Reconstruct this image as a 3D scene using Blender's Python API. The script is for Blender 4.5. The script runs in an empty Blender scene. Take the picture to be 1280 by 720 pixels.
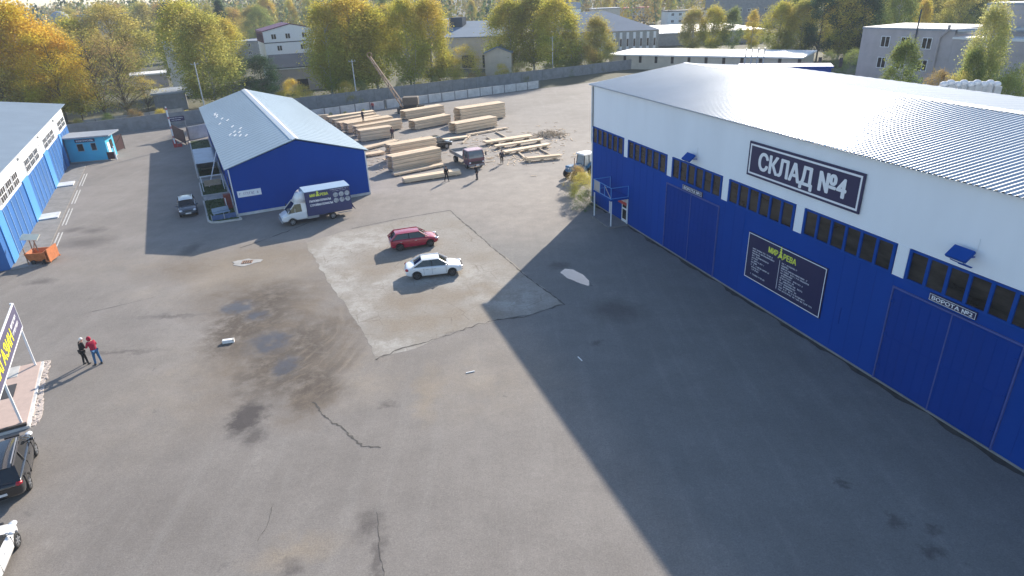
import bpy, bmesh, math, random
from mathutils import Vector, Matrix
from math import sin, cos, pi, radians as R_
random.seed(7)
SC = bpy.context.scene
COL = SC.collection

# ------------------------------------------------------------------ camera
H = 19.5
F = 802.114; PIT = R_(24.85478); ROL = R_(-2.45726)
fw = Vector((0, cos(PIT), -sin(PIT))); r0 = Vector((1, 0, 0)); u0 = r0.cross(fw)
rt = cos(ROL)*r0 + sin(ROL)*u0; up = -sin(ROL)*r0 + cos(ROL)*u0
cam = bpy.data.cameras.new('camera'); co = bpy.data.objects.new('camera', cam); COL.objects.link(co)
m = Matrix((rt, up, -fw)).transposed().to_4x4(); m.translation = (0, 0, H)
co.matrix_world = m
cam.sensor_width = 36; cam.lens = F/1280*36; cam.clip_end = 6000; cam.clip_start = .1
SC.camera = co

# ------------------------------------------------------------------ world, sun, exposure
SUN_AZ, SUN_EL = R_(24.5), R_(25.0)
w = bpy.data.worlds.new('World'); SC.world = w; w.use_nodes = True
nt = w.node_tree; bg = nt.nodes['Background']
sky = nt.nodes.new('ShaderNodeTexSky'); sky.sky_type = 'NISHITA'; sky.sun_disc = False
sky.sun_elevation = SUN_EL; sky.sun_rotation = SUN_AZ; sky.air_density = 1.0; sky.dust_density = .6; sky.ozone_density = 2.0
nt.links.new(sky.outputs[0], bg.inputs[0]); bg.inputs[1].default_value = .086
sl = bpy.data.lights.new('sun', 'SUN'); sl.energy = 3.05; sl.angle = R_(.53); sl.color = (1, .90, .77)
so = bpy.data.objects.new('sun', sl); COL.objects.link(so)
sd = Vector((sin(SUN_AZ)*cos(SUN_EL), cos(SUN_AZ)*cos(SUN_EL), sin(SUN_EL)))
so.rotation_euler = sd.to_track_quat('Z', 'Y').to_euler(); so.location = (40, 90, 80)
SC.view_settings.view_transform = 'Standard'; SC.view_settings.look = 'None'
SC.view_settings.gamma = 1; SC.view_settings.exposure = 1.55
SC.render.engine = 'CYCLES'

def at(px, py, z=0.0):
    d = (px-640)/F*rt - (py-360)/F*up + fw
    t = (z-H)/d.z
    return Vector((d.x*t, d.y*t, z))

# ------------------------------------------------------------------ materials
MATS = {}
def srgb(r, g, b):
    f = lambda c: c/12.92 if c <= .04045 else ((c+.055)/1.055)**2.4
    return (f(r/255), f(g/255), f(b/255), 1)
def mat(name, col, rough=.7, metal=0, spec=.5, var=.12, scale=2.0, bump=0, bscale=30, coat=0, island=0, streak=None):
    if name in MATS: return MATS[name]
    m = bpy.data.materials.new(name); m.use_nodes = True; t = m.node_tree; b = t.nodes['Principled BSDF']
    b.inputs['Roughness'].default_value = rough; b.inputs['Metallic'].default_value = metal
    b.inputs['Specular IOR Level'].default_value = spec; b.inputs['Coat Weight'].default_value = coat
    b.inputs['Coat Roughness'].default_value = .08
    c = tuple(col[:3])+(1,)
    tc = t.nodes.new('ShaderNodeTexCoord')
    src = tc.outputs['Object']
    if streak:
        mp = t.nodes.new('ShaderNodeMapping'); mp.inputs['Scale'].default_value = streak; t.links.new(src, mp.inputs[0]); src = mp.outputs[0]
    n = t.nodes.new('ShaderNodeTexNoise'); n.inputs['Scale'].default_value = scale; n.inputs['Detail'].default_value = 5; n.inputs['Roughness'].default_value = .62
    t.links.new(src, n.inputs['Vector'])
    mr = t.nodes.new('ShaderNodeMapRange'); mr.inputs[1].default_value = .3; mr.inputs[2].default_value = .7
    mr.inputs[3].default_value = 1-var; mr.inputs[4].default_value = 1+var
    t.links.new(n.outputs[0], mr.inputs[0])
    val = mr.outputs[0]
    if island:
        g = t.nodes.new('ShaderNodeNewGeometry'); m2 = t.nodes.new('ShaderNodeMapRange'); m2.inputs[3].default_value = 1-island; m2.inputs[4].default_value = 1+island
        t.links.new(g.outputs['Random Per Island'], m2.inputs[0]); mu = t.nodes.new('ShaderNodeMath'); mu.operation = 'MULTIPLY'
        t.links.new(val, mu.inputs[0]); t.links.new(m2.outputs[0], mu.inputs[1]); val = mu.outputs[0]
    vm = t.nodes.new('ShaderNodeVectorMath'); vm.operation = 'SCALE'; vm.inputs[0].default_value = c[:3]
    t.links.new(val, vm.inputs['Scale']); t.links.new(vm.outputs[0], b.inputs['Base Color'])
    if bump:
        nb = t.nodes.new('ShaderNodeTexNoise'); nb.inputs['Scale'].default_value = bscale; nb.inputs['Detail'].default_value = 3
        t.links.new(tc.outputs['Object'], nb.inputs['Vector'])
        bp = t.nodes.new('ShaderNodeBump'); bp.inputs['Strength'].default_value = bump; bp.inputs['Distance'].default_value = .05
        t.links.new(nb.outputs[0], bp.inputs['Height']); t.links.new(bp.outputs[0], b.inputs['Normal'])
    MATS[name] = m; return m

M = {}
M['blue'] = mat('blue_sheet', (.0, .054, .31), .65, 0, .08, .14, .12, .15, 3, streak=(1, 1, .4))
M['blue_gate'] = mat('blue_gate', (.0, .041, .262), .65, 0, .08, .07, .4)
M['blue_frame'] = mat('blue_frame', (.002, .06, .31), .6, 0, .08, var=.08)
M['white_wall'] = mat('white_wall', (.84, .87, .91), .8, 0, .2, .04, scale=.4, streak=(1, 1, .25))
M['white'] = mat('white_paint', (.8, .8, .8), .5, var=.04)
M['white_metal'] = mat('white_metal', (.72, .74, .76), .45, var=.06)
M['galv'] = mat('galvanised_roof', (.36, .405, .44), .31, .30, .5, .07, .3)
M['galv_flat'] = mat('roof_sheet_grey', (.18, .235, .30), .8, 0, .12, .06, .3)
M['roof_pale'] = mat('roof_pale', (.27, .35, .41), .5, .1, .5, .06, .35, streak=(1, .2, 1))
M['roof_white'] = mat('roof_white', (.75, .75, .74), .6, var=.06, scale=.15)
M['roof_grey'] = mat('roof_grey', (.30, .33, .37), .6, 0, .08, var=.1, scale=.2)
M['roof_dark'] = mat('roof_dark', (.055, .07, .09), .8, 0, .05, var=.15, scale=.2)
M['purple'] = mat('purple_roof', (.13, .045, .09), .5, 0, .08, var=.08)
M['redroof'] = mat('red_roof', (.42, .07, .07), .6, 0, .08, var=.1)
M['concrete'] = mat('concrete', (.36, .35, .33), .85, var=.18, scale=1.2, bump=.2)
M['concrete_w'] = mat('whitewashed_concrete', (.55, .55, .54), .85, var=.2, scale=.9, bump=.2)
M['concrete_d'] = mat('dark_concrete', (.24, .24, .24), .85, var=.2, scale=.9)
M['brick'] = mat('grey_brick', (.43, .39, .39), .85, var=.12, scale=.6, bump=.3, bscale=8)
M['beige'] = mat('beige_render', (.56, .49, .40), .85, var=.12, scale=.5)
M['glass'] = mat('window_glass', (.032, .028, .024), .16, 0, .35, .95, .9, streak=(.5, .5, 1.6))
M['glass_c'] = mat('car_glass', (.012, .014, .017), .05, 0, .7, .1, .5)
M['dark'] = mat('dark_void', (.015, .015, .018), .8)
M['tyre'] = mat('tyre_rubber', (.02, .02, .02), .85)
M['rim'] = mat('alloy_rim', (.45, .46, .48), .35, .7)
M['black_plastic'] = mat('black_plastic', (.03, .03, .032), .6)
M['navy'] = mat('sign_navy', (.018, .018, .075), .45, var=.04)
M['navy_t'] = mat('truck_navy', (.035, .045, .14), .5, var=.06)
M['yellow_t'] = mat('sign_yellow', (.72, .78, .10), .5, var=.02)
M['yellow_s'] = mat('sign_bright_yellow', (.85, .80, .03), .5, var=.02)
M['white_t'] = mat('sign_white', (.82, .83, .86), .5, var=.02)
M['sawn'] = mat('sawn_timber', (.70, .54, .37), .8, var=.14, scale=1.5, island=.26, streak=(.3, 3, 3))
M['sawn_old'] = mat('weathered_timber', (.42, .34, .25), .85, var=.16, scale=1.5, island=.2)
M['bark'] = mat('bark', (.11, .09, .07), .9, var=.3, scale=4)
M['birch_bark'] = mat('birch_bark', (.45, .43, .40), .8, var=.5, scale=1.5, streak=(1, 1, 4))
M['grass'] = mat('grass', (.055, .095, .03), .95, var=.35, scale=1.5, bump=.5)
M['lblue'] = mat('pale_blue_sheet', (.06, .27, .62), .5, var=.06, scale=.6)
M['mblue'] = mat('mid_blue_sheet', (.018, .12, .36), .5, var=.18, scale=.7, streak=(1, 1, .3))
M['cyan'] = mat('booth_cyan', (.06, .48, .72), .55, var=.06, scale=.6)
M['maroon'] = mat('maroon_sheet', (.07, .025, .028), .6, var=.1)
M['orange'] = mat('orange_steel', (.52, .17, .06), .6, var=.22, scale=3)
M['pale_panel'] = mat('pale_panel', (.8, .74, .58), .6, var=.04)
M['red'] = mat('barrier_red', (.45, .04, .04), .5)
M['kerb'] = mat('kerb', (.5, .49, .46), .85, var=.15, scale=2)
M['porch'] = mat('porch_tile', (.50, .38, .32), .7, var=.08, scale=3)
M['rubble'] = mat('rubble', (.52, .45, .40), .9, var=.25, scale=5, bump=.5)
M['steel'] = mat('steel_grey', (.38, .40, .42), .45, .5)
M['rust'] = mat('rusty_steel', (.30, .18, .12), .8, var=.2)
M['skin'] = mat('skin', (.55, .33, .24), .6)
M['sack'] = mat('white_sack', (.75, .75, .76), .8, var=.1, bump=.5, bscale=3)
M['crack'] = mat('crack_dark', (.085, .078, .07), .95, var=.3)
M['shelter'] = mat('shelter_sheet', (.26, .30, .34), .2, .3, .6, .15, .8)
M['tractor_blue'] = mat('tractor_blue', (.025, .12, .24), .45, var=.08)
M['lamp_red'] = mat('tail_lamp', (.38, .015, .03), .25)
M['lamp_clear'] = mat('head_lamp', (.75, .77, .8), .15, .3)
M['plate'] = mat('number_plate', (.7, .7, .7), .5)
def paint(name, c, rough=.25):
    return mat(name, c, rough, 0, .5, .03, .6, coat=.8)
def cloth(name, c): return mat(name, c, .9, var=.12, scale=8)

# ------------------------------------------------------------------ mesh builder
class MB:
    def __init__(s): s.v = []; s.f = []; s.m = []; s.mi = 0; s.sm = False; s.smf = []
    def face(s, *pts):
        i = len(s.v); s.v += [tuple(p) for p in pts]; s.f.append(tuple(range(i, i+len(pts)))); s.m.append(s.mi); s.smf.append(s.sm)
    def raw(s, vs, fs):
        i = len(s.v); s.v += [tuple(p) for p in vs]
        for f in fs: s.f.append(tuple(i+k for k in f)); s.m.append(s.mi); s.smf.append(s.sm)
    def box(s, x0, x1, y0, y1, z0, z1, mtx=None):
        vs = [Vector(p) for p in ((x0,y0,z0),(x1,y0,z0),(x1,y1,z0),(x0,y1,z0),(x0,y0,z1),(x1,y0,z1),(x1,y1,z1),(x0,y1,z1))]
        if mtx: vs = [mtx @ p for p in vs]
        s.raw(vs, [(0,3,2,1),(4,5,6,7),(0,1,5,4),(1,2,6,5),(2,3,7,6),(3,0,4,7)]); return s
    def bar(s, a, b, w, h=None, upv=(0,0,1)):
        h = h or w; a = Vector(a); b = Vector(b); d = b-a; L = d.length
        if L < 1e-6: return s
        d /= L; u = Vector(upv)
        if abs(d.dot(u)) > .99: u = Vector((1,0,0))
        x = d.cross(u).normalized(); z = x.cross(d)
        mm = Matrix((x, d, z)).transposed().to_4x4(); mm.translation = a
        return s.box(-w/2, w/2, 0, L, -h/2, h/2, mm)
    def tube(s, pts, rads, n=8, cap=True):
        pts = [Vector(p) for p in pts]; rings = []; sm = s.sm; s.sm = True
        if not isinstance(rads, (list, tuple)): rads = [rads]*len(pts)
        pu = None
        for i, p in enumerate(pts):
            d = (pts[min(i+1, len(pts)-1)] - pts[max(i-1, 0)])
            d = d.normalized() if d.length > 1e-9 else Vector((0,0,1))
            if pu is None: pu = Vector((1,0,0)) if abs(d.x) < .9 else Vector((0,1,0))
            x = (pu - d*pu.dot(d)).normalized(); y = d.cross(x); pu = x
            rings.append([p + rads[i]*(cos(2*pi*k/n)*x + sin(2*pi*k/n)*y) for k in range(n)])
        vs = [q for r in rings for q in r]; fs = []
        for i in range(len(rings)-1):
            for k in range(n): fs.append((i*n+k, i*n+(k+1) % n, (i+1)*n+(k+1) % n, (i+1)*n+k))
        s.raw(vs, fs); s.sm = False
        if cap:
            s.raw(rings[0][::-1], [tuple(range(n))]); s.raw(rings[-1], [tuple(range(n))])
        s.sm = sm; return s
    def prism(s, poly, z0, z1, mtx=None):
        n = len(poly); ar = sum(poly[i][0]*poly[(i+1) % n][1]-poly[(i+1) % n][0]*poly[i][1] for i in range(n))
        if ar < 0: poly = poly[::-1]
        vs = [Vector((p[0], p[1], z0)) for p in poly]+[Vector((p[0], p[1], z1)) for p in poly]
        if mtx: vs = [mtx @ p for p in vs]
        s.raw(vs, [tuple(range(n-1, -1, -1)), tuple(range(n, 2*n))]+[(i, (i+1) % n, n+(i+1) % n, n+i) for i in range(n)]); return s
    def ball(s, c, r, n=8, k=6):
        sm = s.sm; s.sm = True; c = Vector(c); r = Vector(r) if hasattr(r, '__len__') else Vector((r,r,r)); vs = []; fs = []
        for i in range(k+1):
            th = pi*i/k
            for j in range(n): vs.append(c+Vector((r.x*sin(th)*cos(2*pi*j/n), r.y*sin(th)*sin(2*pi*j/n), -r.z*cos(th))))
        for i in range(k):
            for j in range(n): fs.append((i*n+j, i*n+(j+1) % n, (i+1)*n+(j+1) % n, (i+1)*n+j))
        s.raw(vs, fs); s.sm = sm; return s
    def mesh(s, me, mtx=None):
        vs = [v.co.copy() for v in me.vertices]
        if mtx: vs = [mtx @ p for p in vs]
        s.raw(vs, [tuple(p.vertices) for p in me.polygons]); return s
    def build(s, name, mats, parent=None, bevel=0, loc=None, rot=None):
        me = bpy.data.meshes.new(name); me.from_pydata(s.v, [], s.f)
        if not isinstance(mats, (list, tuple)): mats = [mats]
        for k in mats: me.materials.append(k)
        me.polygons.foreach_set('material_index', s.m); me.polygons.foreach_set('use_smooth', s.smf); me.update()
        o = bpy.data.objects.new(name, me); COL.objects.link(o)
        if parent: o.parent = parent
        if loc is not None: o.location = loc
        if rot is not None: o.rotation_euler = (0, 0, rot)
        if bevel:
            b = o.modifiers.new('bevel', 'BEVEL'); b.width = bevel; b.segments = 2; b.limit_method = 'ANGLE'
        return o

def tag(o, label, cat, group=None, kind=None):
    o['label'] = label; o['category'] = cat
    if group: o['group'] = group
    if kind: o['kind'] = kind
    return o
def empty(name, loc, rz, label, cat, group=None):
    o = bpy.data.objects.new(name, None); COL.objects.link(o); o.location = loc; o.rotation_euler = (0, 0, rz)
    o.empty_display_size = .3
    return tag(o, label, cat, group)
def struct(o, label=None):
    o['kind'] = 'structure'
    return o
def copytree(o, loc=None, rz=None, label=None, parent=None):
    c = o.copy(); COL.objects.link(c)
    if parent: c.parent = parent
    for ch in list(o.children): copytree(ch, parent=c)
    if loc is not None: c.location = loc
    if rz is not None: c.rotation_euler = (0, 0, rz)
    if label: c['label'] = label
    return c
def evaluated(ob):
    dg = bpy.context.evaluated_depsgraph_get(); dg.update()
    me = bpy.data.meshes.new_from_object(ob.evaluated_get(dg)); return me
def kill(ob):
    d = ob.data; bpy.data.objects.remove(ob)
def text_into(mb, s, x, z, h, w=None, y=-.01, bold=.0, depth=.008, anchor='l', mtx=None):
    """letters standing in the local x-z plane, facing -y; h cap height"""
    cu = bpy.data.curves.new('t', 'FONT'); cu.body = s; cu.size = 1; cu.extrude = .012;  cu.resolution_u = 3
    ob = bpy.data.objects.new('t', cu); COL.objects.link(ob); me = evaluated(ob); kill(ob)
    xs = [v.co.x for v in me.vertices]; ys = [v.co.y for v in me.vertices]
    if not xs: return
    k = h/(.73); sx = (w/(max(xs)-min(xs))) if w else k
    x0 = min(xs); wd = (max(xs)-x0)*sx
    ox = x if anchor == 'l' else x-wd/2
    vs = [Vector((ox+(v.co.x-x0)*sx, y - (depth if v.co.z > 0 else 0), z+v.co.y*k)) for v in me.vertices]
    if mtx: vs = [mtx @ p for p in vs]
    fs_ = [tuple(p.vertices) for p in me.polygons]; bpy.data.meshes.remove(me)
    base = mtx.to_3x3() if mtx else Matrix.Identity(3)
    for i, (dx, dz) in enumerate(((0, 0), (1, 0), (-1, 0), (.5, .7), (-.5, -.7), (.5, -.7), (-.5, .7)) if bold else ((0, 0),)):
        off = base @ Vector((dx*bold*k*1.5, -i*.0012, dz*bold*k*1.2)); mb.raw([p+off for p in vs], fs_)
    return wd
def ticks(mb, x, z, length, h, y=-.01, rnd=None, mtx=None):
    """illegible small lettering: uneven short strokes"""
    r = rnd or random; cx = x
    while cx < x+length:
        wdt = h*r.uniform(.25, .7)
        if r.random() > .13:
            k = r.random()
            mb.box(cx, cx+h*.16, y-.004, y, z, z+h, mtx)
            if k < .7: mb.box(cx+h*.16, cx+wdt, y-.004, y, z+h*.84, z+h, mtx)
            if .3 < k: mb.box(cx+h*.16, cx+wdt, y-.004, y, z, z+h*.16, mtx)
            if k > .5: mb.box(cx+wdt-h*.1, cx+wdt+h*.06, y-.004, y, z+h*.1, z+h*.84, mtx)
        cx += wdt+h*.28

#==SETTING==
# ------------------------------------------------------------------ ground
def node_ground():
    m = bpy.data.materials.new('asphalt'); m.use_nodes = True; t = m.node_tree; b = t.nodes['Principled BSDF']; N = t.nodes; L = t.links
    tc = N.new('ShaderNodeTexCoord'); P = tc.outputs['Object']
    def noise(scale, det=5, ro=.6, vec=None, dist=0):
        n = N.new('ShaderNodeTexNoise'); n.inputs['Scale'].default_value = scale; n.inputs['Detail'].default_value = det; n.inputs['Roughness'].default_value = ro
        n.inputs['Distortion'].default_value = dist
        L.new(vec or P, n.inputs['Vector']); return n
    def mr(v, a, bb, c=0, d=1):
        k = N.new('ShaderNodeMapRange'); k.inputs[1].default_value = a; k.inputs[2].default_value = bb; k.inputs[3].default_value = c; k.inputs[4].default_value = d
        L.new(v, k.inputs[0]); return k.outputs[0]
    def mth(op, a, bb):
        k = N.new('ShaderNodeMath'); k.operation = op
        for i, q in enumerate((a, bb)):
            if isinstance(q, (int, float)): k.inputs[i].default_value = q
            else: L.new(q, k.inputs[i])
        return k.outputs[0]
    def mix(fac, a, bb):
        k = N.new('ShaderNodeMix'); k.data_type = 'RGBA'
        if isinstance(fac, float): k.inputs[0].default_value = fac
        else: L.new(fac, k.inputs[0])
        for i, q in ((6, a), (7, bb)):
            if isinstance(q, tuple): k.inputs[i].default_value = q+(1,)
            else: L.new(q, k.inputs[i])
        return k.outputs[2]
    def distorted(scale, amp):
        n = noise(scale, 6, .65); s = N.new('ShaderNodeVectorMath'); s.operation = 'SUBTRACT'; s.inputs[1].default_value = (.5, .5, .5); L.new(n.outputs['Color'], s.inputs[0])
        k = N.new('ShaderNodeVectorMath'); k.operation = 'SCALE'; k.inputs['Scale'].default_value = amp; L.new(s.outputs[0], k.inputs[0])
        a = N.new('ShaderNodeVectorMath'); L.new(P, a.inputs[0]); L.new(k.outputs[0], a.inputs[1]); return a.outputs[0]
    D1 = distorted(.55, 3.4); D2 = distorted(1.6, 1.6)
    def ell(px, py, wx, hy, soft=.35, rot=0, vec=None):
        c = at(px, py); rx = abs(at(px+wx, py).x-at(px-wx, py).x)/2; ry = abs(at(px, py-hy).y-at(px, py+hy).y)/2
        mp = N.new('ShaderNodeMapping'); mp.vector_type = 'TEXTURE'; mp.inputs['Location'].default_value = (c.x, c.y, 0)
        mp.inputs['Rotation'].default_value = (0, 0, R_(rot)); mp.inputs['Scale'].default_value = (rx, ry, 1000)
        L.new(vec or D1, mp.inputs[0]); ln = N.new('ShaderNodeVectorMath'); ln.operation = 'LENGTH'; L.new(mp.outputs[0], ln.inputs[0])
        return mr(ln.outputs['Value'], 1-soft, 1+soft, 1, 0)
    def mx(*a):
        r = a[0]
        for q in a[1:]: r = mth('MAXIMUM', r, q)
        return r
    big = noise(.07, 4, .55).outputs[0]; mid = noise(.6, 6, .65).outputs[0]; fine = noise(14, 4, .75).outputs[0]
    mpS = N.new('ShaderNodeMapping'); mpS.inputs['Rotation'].default_value = (0, 0, R_(-18)); mpS.inputs['Scale'].default_value = (1.6, .1, 1); L.new(P, mpS.inputs[0])
    strk = noise(.8, 5, .6, mpS.outputs[0]).outputs[0]
    col = mix(mr(big, .35, .65), (.182, .165, .149), (.232, .212, .193))
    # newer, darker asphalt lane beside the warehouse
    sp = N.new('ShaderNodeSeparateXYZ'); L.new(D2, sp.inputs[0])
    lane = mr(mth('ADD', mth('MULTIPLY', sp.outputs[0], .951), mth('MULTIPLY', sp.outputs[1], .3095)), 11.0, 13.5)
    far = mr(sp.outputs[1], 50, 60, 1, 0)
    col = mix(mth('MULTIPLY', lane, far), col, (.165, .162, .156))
    col = mix(mth('MULTIPLY', mr(strk, .5, .72), .2), col, (.29, .275, .255))
    # pale dusty ground of the timber yard and lane behind
    dust = mx(ell(600, 195, 190, 50, .3), ell(660, 250, 90, 40, .4))
    col = mix(mth('MULTIPLY', dust, mr(mid, .3, .7, .45, 1)), col, (.27, .24, .21))
    # sandy wear between the shed shadow and the pad
    tan_ = mx(ell(365, 335, 75, 30, .5), ell(270, 352, 90, 22, .6), ell(190, 330, 80, 16, .7), ell(440, 470, 60, 30, .6), ell(250, 470, 60, 60, .7), ell(610, 470, 70, 40, .7))
    col = mix(mth('MULTIPLY', tan_, mr(noise(.45, 7, .7).outputs[0], .35, .65, .05, .75)), col, (.262, .226, .184))
    # brown dirt around the puddles
    dirt = mx(ell(345, 405, 55, 75, .45), ell(405, 430, 48, 55, .4), ell(305, 365, 55, 26, .5), ell(240, 335, 50, 14, .6), ell(390, 495, 35, 30, .5), ell(330, 320, 70, 14, .6))
    dirt2 = mx(ell(320, 395, 46, 40, .4), ell(365, 445, 44, 45, .45), ell(395, 480, 26, 26, .5))
    dirtm = mth('MULTIPLY', dirt, mr(mid, .35, .6, .35, 1))
    col = mix(dirtm, col, (.135, .108, .082))
    col = mix(mth('MULTIPLY', dirt2, mr(noise(1.1, 7, .7).outputs[0], .36, .54, .2, .95)), col, (.074, .058, .045))
    c0 = at(350, 420); sv = N.new('ShaderNodeVectorMath'); sv.operation = 'SUBTRACT'; L.new(distorted(.2, 1.5), sv.inputs[0]); sv.inputs[1].default_value = (c0.x, c0.y, 0)
    s2 = N.new('ShaderNodeSeparateXYZ'); L.new(sv.outputs[0], s2.inputs[0]); rad_ = mth('SQRT', mth('ADD', mth('MULTIPLY', s2.outputs[0], s2.outputs[0]), mth('MULTIPLY', mth('MULTIPLY', s2.outputs[1], s2.outputs[1]), .45)), 0)
    th_ = mth('ARCTAN2', s2.outputs[1], s2.outputs[0]); cb_ = N.new('ShaderNodeCombineXYZ'); L.new(mth('MULTIPLY', rad_, 3.2), cb_.inputs[0]); L.new(mth('MULTIPLY', th_, 1.1), cb_.inputs[1])
    arcs = noise(1.0, 3, .55, cb_.outputs[0]).outputs[0]
    arcm = mth('MULTIPLY', mx(ell(418, 432, 38, 62, .4), mth('MULTIPLY', ell(370, 405, 60, 70, .5), .5)), mr(mid, .3, .6, .3, 1))
    col = mix(mth('MULTIPLY', arcm, mr(arcs, .50, .68, 0, .36)), col, (.30, .25, .19))
    col = mix(mth('MULTIPLY', arcm, mr(arcs, .50, .36, 0, .34)), col, (.10, .082, .066))
    sand = mx(ell(535, 490, 12, 30, .7), ell(370, 690, 40, 16, .8), ell(310, 330, 60, 20, .7))
    col = mix(mth('MULTIPLY', sand, .6), col, (.25, .205, .15))
    # stains, old oil, small dark spots
    oil = mx(ell(308, 522, 20, 20, .35, vec=D2), mth('MULTIPLY', ell(318, 545, 14, 10, .6, vec=D2), .7))
    stn = mx(ell(108, 303, 26, 6, .6, vec=D2), ell(92, 287, 10, 3, .6, vec=D2), ell(118, 288, 12, 3, .6, vec=D2), ell(238, 312, 8, 8, .6, vec=D2),
             ell(50, 352, 14, 3, .6, vec=D2), ell(462, 655, 14, 16, .6, vec=D2), ell(472, 700, 7, 26, .6, vec=D2), ell(486, 505, 10, 3, .6, vec=D2), ell(365, 712, 12, 12, .7, vec=D2),
             ell(700, 332, 12, 4, .6, vec=D2), ell(770, 388, 30, 12, .6, rot=-30, vec=D2), ell(745, 428, 8, 3, .6, vec=D2), ell(1165, 662, 10, 6, .6, vec=D2), ell(1167, 690, 12, 8, .6, vec=D2), ell(1052, 603, 8, 4, .6, vec=D2), ell(1120, 650, 10, 6, .6, vec=D2), ell(150, 440, 40, 2, .8, vec=D2), ell(215, 395, 30, 2, .8, vec=D2))
    stn = mth('MULTIPLY', stn, .6)
    col = mix(mx(oil, stn), col, (.062, .054, .052))
    spots = mr(noise(1.1, 3, .6, D2).outputs[0], .68, .76); col = mix(mth('MULTIPLY', spots, .45), col, (.10, .095, .09))
    pale = mr(noise(.35, 6, .7).outputs[0], .6, .75); col = mix(mth('MULTIPLY', pale, .35), col, (.31, .29, .265))
    wet = mx(ell(298, 384, 20, 8, .3, vec=D2), ell(336, 428, 26, 16, .35, vec=D2), ell(358, 458, 16, 14, .4, vec=D2), ell(322, 395, 14, 6, .5, vec=D2))
    wetm = mth('MULTIPLY', wet, mr(noise(.9, 7, .7).outputs[0], .36, .52, .1, 1))
    col = mix(mth('MULTIPLY', wetm, .8), col, (.075, .066, .062))
    # grain
    hv = N.new('ShaderNodeVectorMath'); hv.operation = 'SCALE'; L.new(col, hv.inputs[0]); L.new(mth('MULTIPLY', mth('MULTIPLY', mr(fine, .25, .75, .72, 1.28), mr(noise(4.5, 4, .75).outputs[0], .3, .7, .91, 1.09)), mth('MULTIPLY', mr(mid, .3, .7, .92, 1.08), mr(noise(.22, 7, .72).outputs[0], .32, .68, .91, 1.08))), hv.inputs['Scale'])
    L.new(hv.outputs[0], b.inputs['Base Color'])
    L.new(mr(wetm, 0, 1, .88, .34), b.inputs['Roughness'])
    bp = N.new('ShaderNodeBump'); bp.inputs['Distance'].default_value = .03; L.new(fine, bp.inputs['Height']); L.new(mr(wetm, 0, 1, .35, .03), bp.inputs['Strength']); L.new(bp.outputs[0], b.inputs['Normal'])
    return m

def sheet(name, pts, z, m, th=0):
    mb = MB(); mb.prism([(p[0], p[1]) for p in pts], z-(th or .002), z) if th else mb.face(*[(p[0], p[1], z) for p in (pts if sum(pts[i][0]*pts[(i+1) % len(pts)][1]-pts[(i+1) % len(pts)][0]*pts[i][1] for i in range(len(pts))) > 0 else pts[::-1])])
    return struct(mb.build(name, m))
gm = mat('wild_ground', (.085, .085, .05), .95, var=.4, scale=.05, bump=.3)
sheet('ground', [(-3500, -500), (3500, -500), (3500, 4500), (-3500, 4500)], -.01, gm)
asph = node_ground()
sheet('yard_asphalt', [(-150, -60), (90, -60), (90, 60), (60, 160), (42, 163), (-33.5, 121.0), (-59, 124.5), (-72, 115), (-105, 92), (-150, 70)], 0, asph)

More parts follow.
